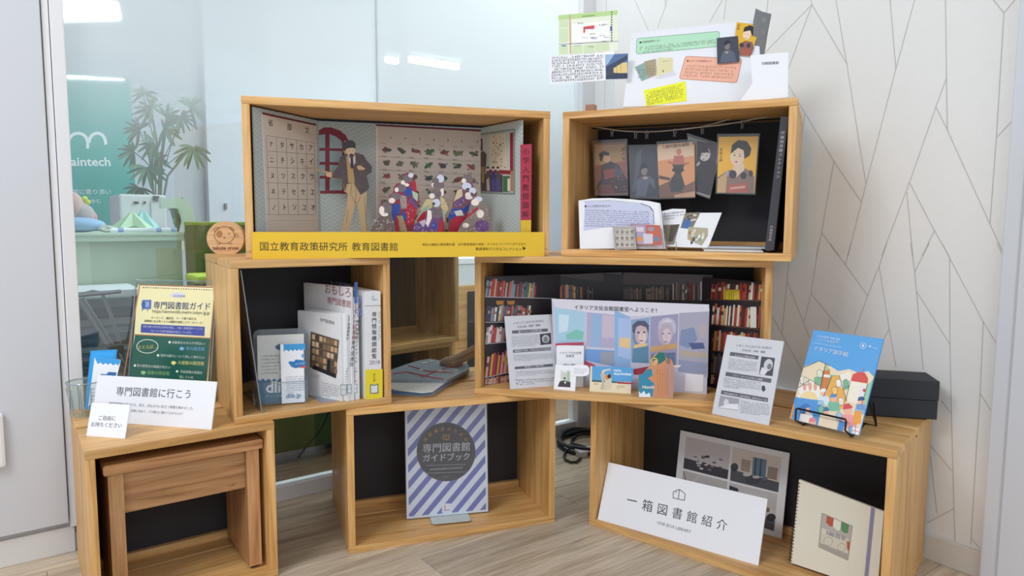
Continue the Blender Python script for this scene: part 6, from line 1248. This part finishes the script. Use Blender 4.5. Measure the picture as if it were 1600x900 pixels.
rrect((845, 352), (1198, 368), (1165, 518), (805, 492), '#f0b49c', '#b06a50')
p.text('■どのような図書館なの？', 852, 386, 1015, 388, '#5c3428', .02)
for k in range(4): p.blur(850 - k * 6, 402 + k * 20, 1150 - k * 6, 414 + k * 20, 1, '#bb8672', 1.0, dy=14)
p.poly([(585, 565), (845, 508), (852, 632), (598, 664)], '#eef024')
for k in range(6): p.blur(602, 575 + k * 14, 822, 585 + k * 14, 1, '#9a9a34', 1.0, dy=-52)
p.out(o)
fo = f.shift(-.0035)
for (q, col, lab, dr) in [([(1165, 138), (1313, 158), (1252, 355), (1140, 340)], '#e0b02c', 'yellow portrait postcard pinned at the collage board corner', 0), ([(1040, 238), (1172, 225), (1182, 388), (1043, 400)], '#3c4250', 'dark blue portrait postcard pinned below the yellow one', 1)]:
    f2_ = f.shift(-.004 - .002 * dr); s_ = sheet('portrait_postcard', f2_, q, WHITE, lab, 'postcard', 'postcards on the collage board', o=Z7T, th=.0006)
    p = Print(f2_, Z7T); p.poly(q, col)
    if dr == 0:
        p.poly([(1185, 275), (1215, 255), (1262, 262), (1272, 300), (1252, 352), (1175, 345)], '#8c5c50'); p.ell(1228, 215, 24, 34, '#ecd2b8', 12); p.poly([(1205, 200), (1212, 172), (1245, 158), (1282, 172), (1280, 205), (1262, 228), (1250, 190)], '#2c2624'); p.ell(1195, 282, 14, 14, '#38303a'); p.ell(1238, 285, 12, 14, '#38303a'); p.poly([(1195, 310), (1252, 305), (1248, 345), (1190, 340)], '#a85848'); p.vtext('御園', 1178, 150, 1172, 188, '#8c6c20', .03); p.ell(1215, 212, 3, 2, '#2c2220'); p.ell(1235, 216, 3, 2, '#2c2220'); p.ell(1220, 238, 5, 3, '#b84c40')
    else:
        p.ell(1105, 288, 17, 24, '#7c7470'); p.poly([(1085, 290), (1088, 258), (1112, 250), (1128, 268), (1110, 274)], '#22242c'); p.poly([(1065, 360), (1080, 320), (1125, 312), (1150, 330), (1165, 388), (1060, 392)], '#565e70'); p.ell(1102, 328, 12, 7, '#a89488')
    p.out(s_)
f = Frame(kp('G', .235, .10, zT + .0), R(-24), R(3))
o = sheet('dark_film_strip', f, [(1283, 52), (1322, 72), (1382, 88), (1360, 200), (1338, 338), (1335, 640), (1270, 640), (1268, 130)], mat('dark_print', '#6a6c70', .35, var=.1), 'curled dark print standing behind the collage board', 'print', o=Z7T, th=.0006)
p = Print(f, Z7T); p.ell(1335, 125, 16, 18, '#7c7c7c'); p.ell(1328, 200, 14, 20, '#7a7672'); p.ell(1325, 270, 20, 26, '#74706c'); p.out(o)
f = Frame(kp('G', .205, .020, zT), R(-26), R(4))
o = sheet('library_name_sheet', f, [(1250, 346), (1488, 326), (1484, 606), (1180, 640), (1262, 520)], WHITE, 'plain white sheet with the printing library name at upper right', 'sheet', o=Z7T, th=.0008)
p = Print(f, Z7T); p.text('印刷図書館', 1320, 405, 1427, 400, '#3c3c44', .02); p.out(o)
# map card and text card at the left, on a thin clear holder
f = Frame(kp('G', -.235, .05, zT), R(-22), R(4))
mp_ = empty('clear_card_holder', f.org, 0, 'clear acrylic holder carrying the map and text cards', 'card holder'); mp_.rotation_euler = f.rot
q = [f.l(860 + x / 4, y / 4) for x, y in ((150, 690), (400, 668), (398, 90), (120, 100))]
q = [(a, max(b_, 0)) for a, b_ in q]
MB().prism(q, .001, .0025).out('back_plate', CLEAR, mp_)
o = sheet('map_card', f.shift(-.001), [(50, 95), (420, 64), (426, 315), (52, 348)], mat('map_pale', '#e6ecd8', .5, var=0), 'street map card with green banner above the text card', 'card', o=Z7T)
p = Print(f.shift(-.001), Z7T); p.poly([(50, 95), (420, 64), (420, 92), (50, 126)], '#b8d890'); p.text('印刷図書館案内図', 195, 108, 278, 100, '#4c5c34', .02)
p.poly([(135, 150), (365, 130), (370, 250), (135, 270)], '#f6f6f2')
for q_ in ([(55, 130), (112, 126), (112, 168), (55, 172)], [(55, 180), (112, 176), (112, 262), (55, 266)], [(55, 290), (110, 285), (110, 335), (55, 340)], [(135, 288), (200, 282), (200, 328), (135, 335)], [(208, 282), (270, 276), (272, 322), (208, 328)], [(280, 275), (365, 268), (368, 312), (280, 320)]): p.poly(q_, '#cfe0b8')
p.line([(122, 92), (126, 335)], 9, '#c9a888'); p.line([(55, 278), (425, 258)], 3, '#5a6a9a'); p.poly([(206, 168), (275, 158), (276, 178), (218, 184), (216, 206), (206, 206)], '#d84040')
for k in range(12): p.rect(380, 72 + k * 16, 387, 81 + k * 16, '#3c3c40', False)
p.rect(374, 165, 385, 195, '#4c64c0'); 
for k in range(16): x_ = random.uniform(140, 350); y_ = random.uniform(140, 300); p.blur(x_, y_, x_ + 36, y_ + 6, 1, random.choice(['#4c4c50', '#4c78b8']), .9)
p.rect(70, 283, 98, 290, '#5060a0'); p.out(o)
o = sheet('text_card', f.shift(-.0035), [(-5, 352), (486, 334), (484, 492), (-2, 528)], WHITE, 'white text card with blue building photo below the map card', 'card', o=Z7T)
p = Print(f.shift(-.0035), Z7T)
for k in range(9): p.blur(8, 352 + k * 18, 322, 364 + k * 18, 1, '#85858d', 1.0, dy=-18)
p.poly([(344, 340), (485, 335), (483, 492), (346, 497)], '#4c6c9c'); p.poly([(346, 342), (400, 338), (360, 400), (346, 410)], '#9ab8d8'); p.poly([(395, 425), (410, 395), (480, 390), (482, 455), (396, 460)], '#e0c880'); p.poly([(346, 420), (480, 345), (483, 372), (350, 455)], '#28385c'); p.poly([(346, 470), (395, 455), (482, 460), (483, 490), (346, 496)], '#22304c'); p.poly([(352, 440), (392, 430), (392, 470), (352, 480)], '#2c3c4c'); p.line([(415, 398), (415, 455)], 2, '#7c6c4c'); p.line([(440, 395), (440, 455)], 2, '#7c6c4c'); p.out(o)
f = kf('G', -.2, .33, zT)
a = f.l(914.5, 163.5); b_ = f.l(928, 163.5)
wb_ = MB().box(a[0], 0, 0, b_[0], .03, a[1], .001).out('wooden_block', mat('brown_block', '#b9754c', .5, var=.1), None, f.org, f.rot); tag(wb_, 'small reddish brown wooden block behind the upper right crate top', 'block')
# ---------------------------------------------------------------- cable coil on the floor
cc = empty('cable_coil', (0.262, 2.52, 0), 0, 'coil of black cable lying on the floor between the crates', 'cable')
CB = mat('black_cable', '#1d2228', .5, var=.1)
for i, (rx, ry, zz, ox, oy, r_) in enumerate([(.115, .135, .008, .03, .02, .008), (.108, .128, .022, .028, .022, .007), (.075, .085, .010, .04, .03, .006), (.12, .12, .018, .035, .012, .006)]):
    MB().tube([(ox + rx * math.cos(a), oy + ry * math.sin(a), zz + .004 * math.sin(3 * a + i)) for a in [k * 2 * math.pi / 40 for k in range(40)]], r_, 8, True).out('cable_loop', CB, cc, smooth=True)
MB().tube([tuple(on_z(x, y, .006) - Vector((0.262, 2.52, 0))) for x, y in [(890, 702), (884, 706), (881, 712), (884, 718), (892, 722), (900, 722), (908, 716)]], .0045, 8).out('cable_end', CB, cc, smooth=True)
ad = on_z(914, 712, .0); o = box('power_adapter', (-.03, -.02, 0), (.05, .03, .022), mat('adapter_white', '#dcdcdc', .4), None, .003, ad, (0, 0, R(25))); tag(o, 'white power adapter at the end of the black cable', 'adapter')
